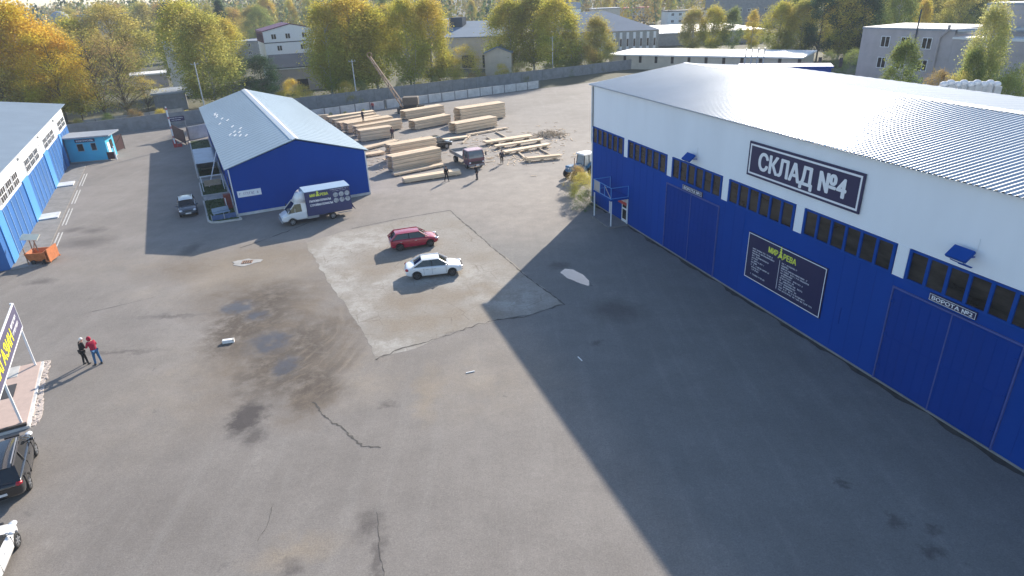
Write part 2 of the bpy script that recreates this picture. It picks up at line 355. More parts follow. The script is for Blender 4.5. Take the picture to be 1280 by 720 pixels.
# concrete patch
def patch_mat():
    m = mat('worn_concrete', (.34, .33, .31), .9, bump=.35, bscale=14); t = m.node_tree; N = t.nodes; L = t.links; b = N['Principled BSDF']
    tc = [n for n in N if n.type == 'TEX_COORD'][0].outputs['Object']
    def ns(s, d=6, r=.65):
        n = N.new('ShaderNodeTexNoise'); n.inputs['Scale'].default_value = s; n.inputs['Detail'].default_value = d; n.inputs['Roughness'].default_value = r; L.new(tc, n.inputs['Vector']); return n.outputs[0]
    def rg(v, a, c, x=0, y=1):
        k = N.new('ShaderNodeMapRange'); k.inputs[1].default_value = a; k.inputs[2].default_value = c; k.inputs[3].default_value = x; k.inputs[4].default_value = y; L.new(v, k.inputs[0]); return k.outputs[0]
    def mix(f, a, c):
        k = N.new('ShaderNodeMix'); k.data_type = 'RGBA'; L.new(f, k.inputs[0])
        for i, q in ((6, a), (7, c)):
            if isinstance(q, tuple): k.inputs[i].default_value = q+(1,)
            else: L.new(q, k.inputs[i])
        return k.outputs[2]
    col = mix(rg(ns(.18, 7, .7), .38, .62), (.235, .208, .172), (.262, .244, .218))
    col = mix(rg(ns(.45, 8, .72), .48, .66, 0, .6), col, (.31, .295, .27))
    col = mix(rg(ns(.9, 8, .75), .56, .66, 0, .6), col, (.19, .15, .105))
    nd = N.new('ShaderNodeTexNoise'); nd.inputs['Scale'].default_value = .5; nd.inputs['Detail'].default_value = 6; L.new(tc, nd.inputs[0])
    sb = N.new('ShaderNodeVectorMath'); sb.operation = 'MULTIPLY_ADD'; L.new(nd.outputs['Color'], sb.inputs[0]); sb.inputs[1].default_value = (3.5, 3.5, 0); L.new(tc, sb.inputs[2])
    def ell(px, py, wx, hy, soft):
        c = at(px, py)+Vector((1.75, 1.75, 0)); rx = (at(px+wx, py).x-at(px-wx, py).x)/2; ry = (at(px, py-hy).y-at(px, py+hy).y)/2
        q = N.new('ShaderNodeMapping'); q.vector_type = 'TEXTURE'; q.inputs['Location'].default_value = c; q.inputs['Scale'].default_value = (rx, ry, 1000); L.new(sb.outputs[0], q.inputs[0])
        ln = N.new('ShaderNodeVectorMath'); ln.operation = 'LENGTH'; L.new(q.outputs[0], ln.inputs[0]); return rg(ln.outputs['Value'], 1-soft, 1+soft, 1, 0)
    def mul(a, k):
        z = N.new('ShaderNodeMath'); z.operation = 'MULTIPLY'; L.new(a, z.inputs[0])
        if isinstance(k, float): z.inputs[1].default_value = k
        else: L.new(k, z.inputs[1])
        return z.outputs[0]
    pn = rg(ns(.8, 8, .7), .42, .56, .15, 1)
    for e_ in (ell(412, 318, 26, 24, .3), ell(428, 352, 22, 18, .35), ell(455, 380, 20, 22, .4), ell(495, 432, 34, 10, .4), ell(455, 300, 34, 12, .4), ell(478, 353, 18, 4, .3), ell(560, 345, 60, 14, .5), ell(640, 375, 45, 20, .6)): col = mix(mul(mul(e_, pn), .8), col, (.37, .355, .325))
    for e_ in (ell(470, 330, 34, 16, .5), ell(520, 372, 50, 14, .5), ell(585, 395, 46, 14, .5), ell(600, 365, 40, 8, .5), ell(510, 405, 40, 8, .5)): col = mix(mul(mul(e_, rg(ns(.6), .35, .6, .4, 1)), .75), col, (.22, .18, .135))
    mp = N.new('ShaderNodeMapping'); mp.inputs['Rotation'].default_value = (0, 0, R_(-25.8)); L.new(tc, mp.inputs[0])
    vo = N.new('ShaderNodeTexVoronoi'); vo.feature = 'DISTANCE_TO_EDGE'; vo.inputs['Scale'].default_value = .55; vo.inputs['Randomness'].default_value = .9; L.new(mp.outputs[0], vo.inputs[0])
    k = N.new('ShaderNodeMath'); k.operation = 'MULTIPLY'; L.new(rg(vo.outputs[0], .006, .02, 1, 0), k.inputs[0]); L.new(rg(ns(.35), .45, .6, 0, .55), k.inputs[1])
    col = mix(k.outputs[0], col, (.15, .12, .09))
    sc = N.new('ShaderNodeVectorMath'); sc.operation = 'SCALE'; L.new(col, sc.inputs[0]); L.new(rg(ns(6, 6, .8), .3, .7, .8, 1.2), sc.inputs['Scale']); L.new(sc.outputs[0], b.inputs['Base Color'])
    return m
def jag(pts, amp, step=.5, closed=True):
    out = []; n = len(pts)
    for i in range(n if closed else n-1):
        a = Vector(pts[i][:2]); c = Vector(pts[(i+1) % n][:2]); k = max(1, int((c-a).length/step)); d = (c-a).normalized(); nn = Vector((-d.y, d.x)); ph = random.uniform(0, 9)
        for j in range(k):
            s = j/k*(c-a).length; out.append(a+(c-a)*j/k+nn*amp*(.6*sin(s*.9+ph)+random.uniform(-.7, .7)))
    if not closed: out.append(Vector(pts[-1][:2]))
    return out
PP = [(383, 303), (430, 289), (500, 275), (562, 264), (590, 288), (628, 318), (665, 350), (705, 381), (668, 391), (615, 402), (560, 416), (520, 436), (470, 448), (462, 424), (445, 402), (425, 372), (400, 338)]
pl = jag([at(*p) for p in PP[:8]], .10, .5, False)[:-1]+jag([at(*p) for p in PP[7:]+PP[:1]], .13, .45, False)[:-1]
sheet('concrete_pad', pl, .006, patch_mat())
def ribbon(mb, pts, w, z, wv=.6):
    pr = None
    for i in range(len(pts)):
        a = Vector(pts[max(i-1, 0)]); c = Vector(pts[min(i+1, len(pts)-1)]); d = (c-a).normalized(); nn = Vector((-d.y, d.x))*w*random.uniform(1-wv, 1+wv)/2
        q = (pts[i]-nn, pts[i]+nn)
        if pr: mb.face((*pr[0], z), (*q[0], z), (*q[1], z), (*pr[1], z))
        pr = q
mb = MB()
ribbon(mb, jag([at(*p) for p in [(440, 286), (500, 273), (562, 263), (600, 296), (655, 343), (706, 381)]], .06, .35, False), .10, .010)
ribbon(mb, jag([at(*p) for p in [(706, 381), (660, 395), (600, 406), (540, 424), (470, 450)]], .2, .3, False), .10, .010, .95)
ribbon(mb, jag([at(*p) for p in [(392, 502), (402, 517), (420, 530), (440, 548), (452, 558), (476, 560)]], .10, .15, False), .075, .010, .8)
ribbon(mb, jag([at(*p) for p in [(342, 630), (335, 655), (322, 676)]], .04, .2, False), .022, .010)
ribbon(mb, jag([at(*p) for p in [(470, 640), (474, 680), (480, 720)]], .05, .2, False), .02, .010)
ribbon(mb, jag([at(*p) for p in [(105, 392), (150, 382), (195, 371)]], .05, .3, False), .035, .010)
ribbon(mb, jag([at(*p) for p in [(395, 275), (330, 300), (300, 310)]], .15, .4, False), .10, .010, .9)
struct(mb.build('asphalt_crack', M['crack']))
# bright puddle in the shade
pm = mat('puddle_water', (.10, .11, .12), .02, 0, 1.0, .2, .6)
pd = [(700, 341), (706, 336), (716, 337), (728, 343), (737, 351), (741, 358), (734, 357), (722, 353), (710, 348)]
sheet('puddle', jag([at(*p) for p in pd], .04, .3), .009, pm)

# ------------------------------------------------------------------ right warehouse
WA = R_(-71.97); WO = Vector((8.3106, 61.6097, 0))
WL = 63.0; WW = 20.9; RY = 9.9
wh = empty('warehouse', WO, WA, 'long blue and white warehouse with a corrugated metal roof filling the right side', 'warehouse')
WM = Matrix.Translation(WO) @ Matrix.Rotation(WA, 4, 'Z')
def wl(x, y, z=0): return WM @ Vector((x, y, z))
mb = MB()
mb.box(0, WL, 0, .25, .12, 5.96)
mb.build('blue_wall', M['blue'], wh)
mb = MB()
mb.box(0, WL, .02, .27, 7.56, 11.28)
for k in range(1, 9): mb.box(7*k-.70+.02, 7*k-.02, .0, .27, 5.963, 7.557)
mb.build('white_wall', M['white_wall'], wh)
mb = MB()   # far and near gable walls
for x0, x1 in ((.003, .25), (WL-.25, WL-.003)):
    for y0, y1, z0, z1 in ((.253, RY, 11.28, 12.45), (RY, WW, 12.45, 11.40)):
        mb.raw([(x0, y0, 0), (x0, y1, 0), (x0, y1, z1), (x0, y0, z0), (x1, y0, 0), (x1, y1, 0), (x1, y1, z1), (x1, y0, z0)],
               [(0, 1, 2, 3), (7, 6, 5, 4), (1, 5, 6, 2), (3, 2, 6, 7), (0, 3, 7, 4), (0, 4, 5, 1)])
mb.box(0, WL, WW-.25, WW, 0, 11.3)
mb.build('gable_wall', M['white_wall'], wh)
mb = MB(); mb.box(.26, WL-.26, -.03, .3, .0, .118); mb.box(0, .15, -.04, -.0, .1, 11.2)
mb.build('plinth', M['concrete_d'], wh)
mb = MB(); mb.prism([(x_, -.05-.35*(.5+.5*sin(x_*1.7)*sin(x_*.6+1))-random.uniform(0, .12)) for x_ in [k*.4 for k in range(158)]]+[(63, .0), (0, .0)], .004, .012); mb.build('wall_foot_dirt', mat('wall_foot_dirt', (.06, .055, .05), .95, var=.4, scale=2), wh)
mb = MB(); mb.box(-.06, .14, -.06, -.042, .1, 7.5); mb.bar((0, -.1, 6.0), (0, -.1, 11.2), .09)
mb.build('corner_trim', M['white_metal'], wh)
def corr(y0, z0, y1, z1, x0, x1, pitch=.28, amp=.034, th=.03):
    mb = MB(); n = int((x1-x0)/pitch*6); mb.sm = True; vs = []
    for i in range(n+1):
        x = x0+(x1-x0)*i/n; dz = amp*sin(2*pi*(x-x0)/pitch)
        vs += [(x, y0, z0+dz), (x, y1, z1+dz)]
    fs = []
    for i in range(n): fs.append((i*2, i*2+2, i*2+3, i*2+1))
    mb.raw(vs, [f for f in fs]); return mb
corr(-.38, 11.36, RY, 12.52, -.3, WL+.3).build('front_roof', M['galv'], wh)
corr(RY, 12.52, WW+.4, 11.42, -.3, WL+.3, 1.1, .012).build('rear_roof', mat('rear_roof_sheet', (.27, .33, .40), .8, 0, .1, .05, .3), wh)
mb = MB(); mb.prism([(RY-.3, 12.53), (RY, 12.60), (RY+.3, 12.53), (RY+.3, 12.50), (RY-.3, 12.50)], -.3, WL+.3, Matrix(((0, 0, 1, 0), (1, 0, 0, 0), (0, 1, 0, 0), (0, 0, 0, 1))))
mb.build('ridge_cap', M['white_metal'], wh)
mb = MB(); mb.box(-.3, WL+.3, -.33, -.02, 11.285, 11.31); mb.build('soffit', M['white_metal'], wh)
for k in range(9):   # window bands, one per bay
    x0 = 7*k+.03; x1 = 7*k+6.27; z0, z1 = 5.98, 7.54
    mb = MB(); t = .09
    mb.box(x0, x1, -.05, .1, z0, z0+t); mb.box(x0, x1, -.05, .1, z1-t, z1)
    for j in range(7):
        xx = x0+(x1-x0-.16)*j/6; mb.box(xx, xx+.16, -.045, .1, z0+t, z1-t)
    fr = mb.build('window_frame', M['blue_frame'], wh)
    mb = MB(); mb.box(x0+.05, x1-.05, .03, .06, z0+.04, z1-.04); mb.build('glass_pane', M['glass'], fr)
for gx0, gx1, nm in ((13.6, 20.2, 1), (34.7, 41.0, 2)):
    g = None
    xm = (gx0+gx1)/2
    for a, c in ((gx0, xm-.03), (xm+.03, gx1)):
        mb = MB(); mb.box(a, c, -.06, -.003, .16, 5.33)
        for zz in (.18, 2.7, 5.2): mb.box(a+.02, c-.02, -.075, -.062, zz, zz+.07)
        for xx in (a+.03, c-.10): mb.box(xx, xx+.07, -.073, -.0625, .2, 5.2)
        for q in range(1, 6): xx = a+(c-a)*q/6; mb.box(xx-.012, xx+.012, -.072, -.0605, .28, 5.18)
        for zz in (.9, 2.75, 4.6):
            xx = gx0 if a == gx0 else gx1-.16; mb.box(xx, xx+.16, -.11, -.076, zz, zz+.14)
        mb.build('gate_leaf', M['blue_gate'], wh)
    mb = MB(); mb.box(gx0-.1, gx0-.03, -.09, -.003, .12, 5.45); mb.box(gx1+.03, gx1+.1, -.09, -.003, .12, 5.45); mb.box(gx0-.03, gx1+.03, -.09, -.003, 5.36, 5.45); mb.box(xm-.03, xm+.03, -.085, -.003, .13, 5.34)
    mb.build('gate_frame', mat('gate_trim', (.05, .085, .30), .6), wh)
mb = MB()
for q in range(58):
    xx = 1.05*q+.9
    if not (13.4 < xx < 20.4 or 34.5 < xx < 41.2 or 23.5 < xx < 30.6 or 6.2 < xx < 7.6): mb.box(xx, xx+.015, -.010, -.003, .2, 5.85)
mb.box(31.75, 31.79, -.03, -.013, 1.9, 2.9)
mb.build('sheet_seam', M['blue_gate'], wh)

def board(name, label, x0, x1, z0, z1, fill, fn, frame=True, cat='sign', inset=.12, fw_=.06):
    e = empty(name, wl(x0, 0, z0), WA, label, cat)
    Wd, Hd = x1-x0, z1-z0
    mb = MB(); mb.box(0, Wd, -.10, -.02, 0, Hd); bd = mb.build('board', fill, e)
    if frame:
        i = inset; mb = MB(); mb.box(i, Wd-i, -.106, -.101, i, i+fw_); mb.box(i, Wd-i, -.106, -.101, Hd-i-fw_, Hd-i)
        mb.box(i, i+fw_, -.106, -.101, i+fw_, Hd-i-fw_); mb.box(Wd-i-fw_, Wd-i, -.106, -.101, i+fw_, Hd-i-fw_)
        mb.build('border', M['white_t'], e)
    fn(e, Wd, Hd); return e
def lett(e, s, x, z, h, w=None, m='white_t', bold=.02, anchor='c', y=-.103):
    mb = MB(); text_into(mb, s, x, z, h, w, y, bold, .01, anchor); mb.build('lettering', M[m], e)
board('wall_sign', 'large navy sign reading СКЛАД №4 high on the white wall', 22.75, 31.75, 8.3, 10.42, M['navy'],
      lambda e, W, Hh: lett(e, 'СКЛАД №4', W/2, .55, 1.05, 6.9, bold=.027), inset=.13, fw_=.11)
def emblem(mb, x, z, h):
    mt = Matrix(((1, 0, 0, 0), (0, 0, 1, 0), (0, 1, 0, 0), (0, 0, 0, 1)))
    for poly in ([(-.30, 0), (.30, 0), (.24, .12), (-.24, .12)], [(-.28, .12), (.28, .12), (.06, .55), (-.06, .55)], [(-.2, .5), (.2, .5), (0, .95)], [(-.14, .85), (.14, .85), (0, 1.3)], [(-.36, -.14), (-.24, -.14), (-.24, .02), (-.36, .02)], [(.24, -.14), (.36, -.14), (.36, .02), (.24, .02)]):
        mb.prism([(x+p[0]*h, z+p[1]*h) for p in poly], -.112-.002*random.random(), -.102, mt)
def info(e, W, Hh):
    lett(e, 'МИР', 2.42, 2.42, .36, .82, 'yellow_t', .02); lett(e, 'РЕВА', 3.88, 2.42, .36, 1.06, 'yellow_t', .02)
    mb = MB(); emblem(mb, 3.08, 2.42, .58); mb.build('tree_emblem', M['yellow_t'], e)
    mb = MB(); mb.box(3.06, 3.09, -.106, -.101, .35, 2.25); mb.build('divider', M['white_t'], e)
    rr = random.Random(5)
    mb = MB()
    for i, l in enumerate((1.9, 2.05, .75, 1.6, .6, 1.2, .55, 1.7, .9, .8, 0, 1.5)):
        if l: ticks(mb, .55, 2.12-i*.158, l, .085, -.101, rr)
    for i, l in enumerate((1.3, .6, 2.2, 2.4, 1.0, 1.9, 1.2, 1.9, 1.4, 1.5, 2.3, 2.8)):
        ticks(mb, 3.28, 2.10-i*.158, l, .085, -.101, rr)
    mb.build('small_lettering', M['white_t'], e)
board('info_board', 'navy notice board with yellow emblem and two text columns on the blue wall', 23.68, 30.45, 1.6, 4.73, M['navy'], info, inset=.03, fw_=.05)
board('gate_sign', 'small navy plate reading ВОРОТА №1 above the farther gate', 15.75, 18.25, 5.52, 5.87, M['navy'], lambda e, W, Hh: lett(e, 'ВОРОТА №1', W/2, .09, .17, 2.1, bold=.014), inset=.02, fw_=.02)
board('gate_sign', 'small navy plate reading ВОРОТА №2 above the nearer gate', 36.57, 38.88, 5.57, 5.93, M['navy'], lambda e, W, Hh: lett(e, 'ВОРОТА №2', W/2, .09, .18, 2.0, bold=.016), inset=.02, fw_=.02)
# wall lamps
def wall_lamp(x, z, label, flip=1):
    e = empty('flood_lamp', wl(x, 0, z), WA, label, 'lamp', 'flood lamps on the white wall')
    mb = MB(); mt = Matrix.Translation((0, -.52, 0)) @ Matrix.Rotation(R_(40), 4, 'X')
    mb.box(-.48, .48, -.3, .34, -.06, .10, mt); mb.build('lamp_housing', M['blue_frame'], e, bevel=.03)
    mb = MB(); mb.box(-.4, .4, -.24, .28, -.075, -.062, mt); mb.build('lamp_glass', M['steel'], e)
    mb = MB()
    for s in (-.3, .3): mb.bar((s, 0, -.1), (s, -.5, -.05), .05); mb.bar((s, 0, -.6), (s, -.62, -.3), .04)
    mb.bar((-.3, -.03, -.6), (.3, -.03, -.6), .05); mb.build('bracket', M['blue_frame'], e)
    mb = MB(); mb.tube([(.35, -.03, .1), (.35, -.03, .75)], .015, 6); mb.build('cable', M['white_metal'], e)
wall_lamp(16.85, 8.15, 'tilted blue floodlight on the white wall above the farther gate')
wall_lamp(37.75, 8.35, 'tilted blue floodlight on the white wall above the nearer gate')

# entrance balcony by the far corner
bl = empty('entrance_porch', wl(4.1, 0, 0), WA, 'small blue and white steel balcony porch on four posts over the warehouse side door', 'porch')
mb = MB(); mb.box(-.1, 3.6, -1.95, -.1, .0, .14); mb.build('platform', mat('tile_grey', (.2, .19, .19), .8), bl)
for x, y in ((0, -1.75), (3.35, -1.75), (0, -.16), (3.35, -.16)):
    mb = MB(); mb.box(x, x+.09, y, y+.09, .14, 2.45); mb.build('post', M['white_metal'], bl)
mb = MB(); mb.box(-.05, 3.5, -1.82, -.08, 2.45, 2.6); mb.build('deck', M['blue_frame'], bl)
mb = MB()
for z in (2.66, 3.62):
    mb.bar((0, -1.78, z), (3.45, -1.78, z), .05); mb.bar((0, -1.78, z), (0, -.1, z), .05); mb.bar((3.45, -1.78, z), (3.45, -.1, z), .05)
for x, y in ((0, -1.78), (3.45, -1.78), (1.3, -1.78), (2.2, -1.78), (3.45, -.1), (0, -.1)): mb.bar((x, y, 2.6), (x, y, 3.65), .05)
mb.build('railing', M['lblue'], bl)
mb = MB()
mb.bar((2.2, -1.78, 3.55), (3.4, -1.78, 2.7), .05); mb.bar((.05, -1.80, 3.6), (1.3, -1.80, 3.6), .06); mb.bar((.05, -1.80, 2.7), (1.3, -1.80, 2.7), .06); mb.box(.1, 1.25, -1.79, -1.77, 2.75, 3.55)
mb.build('railing_panel', M['steel'], bl)
dr = empty('side_door', wl(6.4, 0, .14), WA, 'white glazed door under the balcony porch of the warehouse', 'door')
mb = MB(); mb.box(0, .1, -.07, -.02, 0, 2.0); mb.box(.85, .95, -.07, -.02, 0, 2.0); mb.box(.1, .85, -.07, -.02, 0, .25); mb.box(.1, .85, -.07, -.02, 1.15, 1.3); mb.box(.1, .85, -.07, -.02, 1.88, 2.0); mb.build('door_frame', M['white'], dr)
mb = MB(); mb.box(.1, .85, -.05, -.03, .25, 1.15); mb.box(.1, .85, -.05, -.03, 1.3, 1.88); mb.build('door_glass', M['glass'], dr)
e = empty('door_banner', wl(5.75, 0, 1.72), WA, 'pink and red banner above the white side door under the porch', 'banner')
mb = MB(); mb.box(0, 1.75, -.12, -.08, -.0, .28); mb.build('red_band', M['red'], e)
mb = MB(); mb.box(0, 1.75, -.12, -.08, .283, .72); mb.build('white_band', mat('banner_white', (.7, .6, .62), .6, var=.3, scale=3), e)

# ------------------------------------------------------------------ blue gabled building
BO = Vector((-27.1298, 62.1156, 0)); BA = R_(25.81)
BM = Matrix.Translation(BO) @ Matrix.Rotation(BA, 4, 'Z')
def bl_(x, y, z=0): return BM @ Vector((x, y, z))
bb = empty('gabled_building', BO, BA, 'bright blue gabled shed with a pale grey metal roof and white ridge', 'building')
BW, BLn = 13.45, 46.0
TX = Matrix(((1, 0, 0, 0), (0, 0, -1, 0), (0, 1, 0, 0), (0, 0, 0, 1)))  # (x, z, -y)
mb = MB()
prof = [(0, .25), (BW, .25), (BW, 4.78), (BW/2, 6.72), (0, 4.78)]
mb.prism(prof, -BLn, 0, TX); mb.build('wall', M['blue'], bb)
mb = MB(); mb.box(-.1, BW+.1, -.1, BLn+.05, 0, .247); mb.build('plinth', M['concrete_w'], bb)
mb = MB(); mb.prism([(-.42, 4.74), (BW/2-.01, 6.86), (BW/2-.01, 6.94), (-.42, 4.82)], -BLn-.3, .22, TX); rf = mb.build('roof_slope', M['roof_pale'], bb)
mb = MB(); mb.prism([(BW+.42, 4.74), (BW/2+.01, 6.86), (BW/2+.01, 6.94), (BW+.42, 4.82)], -BLn-.3, .22, TX); mb.build('roof_slope', M['roof_pale'], bb)
mb = MB(); mb.prism([(BW/2-.34, 6.865), (BW/2, 7.0), (BW/2+.34, 6.865), (BW/2+.3, 6.84), (BW/2, 6.96), (BW/2-.3, 6.84)], -BLn-.32, .25, TX)
for s in (-1, 1): mb.bar((BW/2+s*.42, .24, 6.845), (BW/2+s*.42, BLn+.3, 6.845), .05)
mb.build('ridge_cap', M['white_metal'], bb)
mb = MB()  # standing seams
for s in (0, 1):
    for k in range(38):
        y = .6+k*1.2
        a = (-.4 if not s else BW+.4, y, 4.83); c = (BW/2+(-.35 if not s else .35), y, 6.84); mb.bar(a, c, .025, .025)
mb.build('roof_seam', M['roof_pale'], rf)
rr = random.Random(3)
for k in range(15):
    xx = rr.uniform(.3, 3.2); yy = rr.choice((rr.uniform(10, 16), rr.uniform(19, 34))); z = 4.82+(xx+.42)*(2.12/(BW/2+.41))+.03
    MB().bar((xx, yy, z+.02), (xx+.34, yy+.55, z+.02+.34*.3), .09, .05).build('roof_dash', M['white_metal'], rf)  # short white dashes scattered diagonally over the roof slope
for x_ in (-.06, BW+.05): MB().bar((x_, -.04, .25), (x_, -.04, 4.7), .10).build('corner_trim', M['white_metal'], bb)
mb = MB()
for k in range(6): mb.box(-.05, -.003, 6+k*6.5, 7.6+k*6.5, 1.3, 2.6)
mb.build('side_window', M['glass'], bb)
mb = MB(); mb.box(-.06, -.003, 3.2, 4.3, .25, 2.3); mb.build('side_door', M['maroon'], bb)
e = empty('wall_plate', bl_(.30, 0, 1.85), BA, 'narrow white sign with faded lettering on the blue gable end', 'sign')
mb = MB(); mb.box(0, 2.25, -.07, -.01, 0, .64); mb.build('board', M['white_t'], e)
mb = MB(); ticks(mb, .18, .2, 1.9, .24, -.071, random.Random(9)); mb.build('lettering', mat('faded_print', (.30, .25, .36), .7), e)

# ------------------------------------------------------------------ left warehouse
LO = bl_(-18.4, 0, 0)
lw = empty('blue_workshop', LO, BA, 'long workshop at the left edge with blue sheet wall below white wall and grid windows', 'building')
Y0, Y1 = -4.5, 47.3; XW = -26
mb = MB(); mb.box(XW, 0, Y0, Y1, 0, 4.1); mb.build('blue_wall', M['mblue'], lw)
mb = MB(); TXX = TX
mb.prism([(XW+.02, 4.103), (-.04, 4.103), (-.04, 7.0), (XW/2, 8.9), (XW+.02, 7.0)], -Y1+.02, -Y0-.02, TX); mb.build('white_wall', mat('workshop_white', (.66, .68, .70), .8, var=.08, scale=.6, streak=(1, 1, .3)), lw)
mb = MB(); mb.prism([(.55, 6.98), (XW/2, 8.99), (XW-.5, 6.98), (XW-.5, 7.06), (XW/2, 9.08), (.55, 7.06)], -Y1-.3, -Y0+.3, TX); mb.build('roof', M['galv_flat'], lw)
for k, (a, c) in enumerate(((9.5, 12.4), (24.0, 26.7), (37.3, 38.6), (-3.2, -1.2))): MB().box(.0, .10, a, c, 0, 4.3).build('pale_pier', M['lblue'], lw)
mb = MB()
for yy in [v for v in (-.6, 1.2, 3, 5.0, 7.2, 14.2, 16.2, 18.2, 20.4, 22.3, 28.6, 30.6, 32.8, 35, 40.2, 42.2, 44.4)]: mb.box(.003, .05, yy, yy+.10, .1, 4.05)
mb.build('sheet_joint', mat('pale_joint', (.25, .42, .62), .6), lw)
for (a, c) in ((0, 9), (13, 21.8), (26, 35), (39.4, 46.6)):
    n = 3 if c-a > 8 else 2; wd = (c-a)/n
    for j in range(n):
        y0 = a+j*wd+.15; y1 = a+(j+1)*wd-.35; z0, z1 = 4.35, 5.62
        mb = MB(); mb.box(-.03, .03, y0, y1, z0, z0+.07); mb.box(-.03, .03, y0, y1, z1-.07, z1); mb.box(-.03, .028, y0, y1, (z0+z1)/2-.03, (z0+z1)/2+.03)
        for q in range(4): yy = y0+(y1-y0-.07)*q/3; mb.box(-.03, .032, yy, yy+.07, z0+.07, z1-.07)
        f = mb.build('window_frame', M['white'], lw); mb = MB(); mb.box(-.035, .0, y0+.02, y1-.02, z0+.02, z1-.02); mb.build('glass_pane', M['glass'], f)
mb = MB(); mb.box(.0, .03, -1.2, 0, 4.5, 5.1)
for yy, zz in ((23.8, 6.1), (10.9, 6.1), (37, 6.1)): mb.box(-.03, .12, yy, yy+.35, zz, zz+.25)
mb.build('vent_cover', M['steel'], lw)
mb = MB(); mb.box(-.03, .02, 23.2, 25.3, 4.95, 6.2); mb.build('patched_panel', M['white'], lw)
# pavement strip along the workshop with paint
mb = MB(); mb.prism([bl_(-18.4, -4.8)[:2], bl_(-16.2, -4.8)[:2], bl_(-16.2, 38)[:2], bl_(-18.4, 38)[:2]], .0, .06); struct(mb.build('pavement', mat('old_pavement', (.215, .205, .19), .9, var=.2, scale=1.2, bump=.2)))
mb = MB()
for a, c in ((7, 13.5), (15.5, 22), (24, 31), (-1, 4.5)):
    for s in (0, .42): mb.prism([bl_(-16.0+s*.7, a)[:2], bl_(-15.9+s*.7, a)[:2], bl_(-15.9+s*.7, c)[:2], bl_(-16.0+s*.7, c)[:2]], .0, .012)
struct(mb.build('road_marking', mat('worn_paint', (.48, .47, .44), .9, var=.3, scale=4)))
mb = MB()
for yy in (10, 24.6): mb.prism([bl_(-18.3, yy)[:2], bl_(-16.6, yy)[:2], bl_(-16.6, yy+2.2)[:2], bl_(-18.3, yy+2.2)[:2]], .061, .18)
struct(mb.build('door_step', M['concrete_w']))

# control booth
bo = at(89, 204); bdir = (at(136, 200)-bo); ba = math.atan2(bdir.y, bdir.x); BWd = 5.0
cb = empty('control_booth', bo, ba, 'bright cyan control booth with a flat grey roof beside the workshop', 'booth')
mb = MB(); mb.box(0, BWd, 0, 3.4, .1, 3.35); mb.build('wall', M['cyan'], cb)
mb = MB(); mb.box(-.1, BWd+.1, -.1, 3.4, 0, .098); mb.build('plinth', M['concrete'], cb)
mb = MB(); mb.box(-.5, BWd+.9, -.7, 3.8, 3.36, 3.55); mb.build('roof', M['roof_grey'], cb)
for x0, x1 in ((1.35, 2.2), (3.1, 3.8)):
    mb = MB(); mb.box(x0, x0+.07, -.05, -.003, 1.5, 2.55); mb.box(x1-.07, x1, -.05, -.003, 1.5, 2.55); mb.box(x0+.07, x1-.07, -.05, -.003, 1.5, 1.57); mb.box(x0+.07, x1-.07, -.05, -.003, 2.48, 2.55); f = mb.build('window_frame', M['steel'], cb)
    mb = MB(); mb.box(x0+.07, x1-.07, -.02, -.004, 1.57, 2.48); mb.build('glass_pane', M['glass'], f)
mb = MB(); mb.box(BWd+.003, BWd+.05, .4, 1.3, .1, 2.3); mb.build('door', M['white'], cb)
mb = MB(); mb.box(BWd+.003, BWd+.05, 1.6, 2.6, 1.3, 2.5); mb.build('side_window', M['glass'], cb)
e = empty('booth_sign', cb.matrix_basis @ Vector((1.2, -.03, 2.72)), ba, 'small navy plate reading КОНТРОЛЬ on the cyan booth', 'sign')
e.location = bo+Vector((cos(ba)*1.3, sin(ba)*1.3, 2.72))
mb = MB(); mb.box(0, 2.5, -.09, -.01, 0, .42); mb.build('board', M['navy'], e)
mb = MB(); text_into(mb, 'КОНТРОЛЬ', .2, .11, .21, 2.1, -.091, .03); mb.build('lettering', M['white_t'], e)
#==FENCES==
def fence(p0, p1, h, m, label, mp=None, seg=3.0, lines=True):
    p0 = Vector(p0[:2]).to_3d(); p1 = Vector(p1[:2]).to_3d(); d = p1-p0; L = d.length; a = math.atan2(d.y, d.x)
    e = empty('fence', p0, a, label, 'fence'); n = max(1, round(L/seg)); s = L/n
    for i in range(n):
        mb = MB(); j = random.uniform(-.04, .04); mb.box(i*s+.1, (i+1)*s-.1, -.05, .05, 0, h+j)
        if lines:
            for z in (h*.33, h*.66): mb.box(i*s+.12, (i+1)*s-.12, -.07, -.052, z, z+.06)
            mb.box(i*s+.1, (i+1)*s-.1, -.065, .065, h+j+.003, h+j+.08)
        mb.build('panel', m, e)
    for i in range(n+1): MB().box(i*s-.09, i*s+.09, -.1, .1, 0, h+.12).build('post', mp or M['concrete_d'], e)
    return e
fl0 = at(100, 167); fl1 = at(232, 150); fl2 = at(262, 146)
fence(fl0, fl1, 2.1, M['concrete'], 'grey concrete panel fence behind the cyan booth and the boom gate')
gd = (fl2-fl1).normalized()
e = fence(at(237, 175), at(262, 170), 1.9, M['concrete_w'], 'short whitewashed concrete fence beside the blue shed near the boom gate')
f2a, f2b = at(388, 148.5), at(481, 136)
d2 = (f2b-f2a).normalized()
fence(f2a-d2*6, f2b, 1.45, M['concrete_w'], 'low whitewashed concrete fence behind the farthest timber rows')
fence(f2b+d2*.4, f2b+d2*36, 1.5, M['concrete_w'], 'pale concrete fence beyond the tall timber block')
f3a, f3b = at(360, 140), at(480, 125); d3 = (f3b-f3a).normalized()
fence(f3a-d3*36, f3b+d3*70, 2.3, M['concrete_d'], 'long dark grey concrete fence in front of the tall birches')
# lane between the fences
n3 = Vector((d2.y, -d2.x, 0))
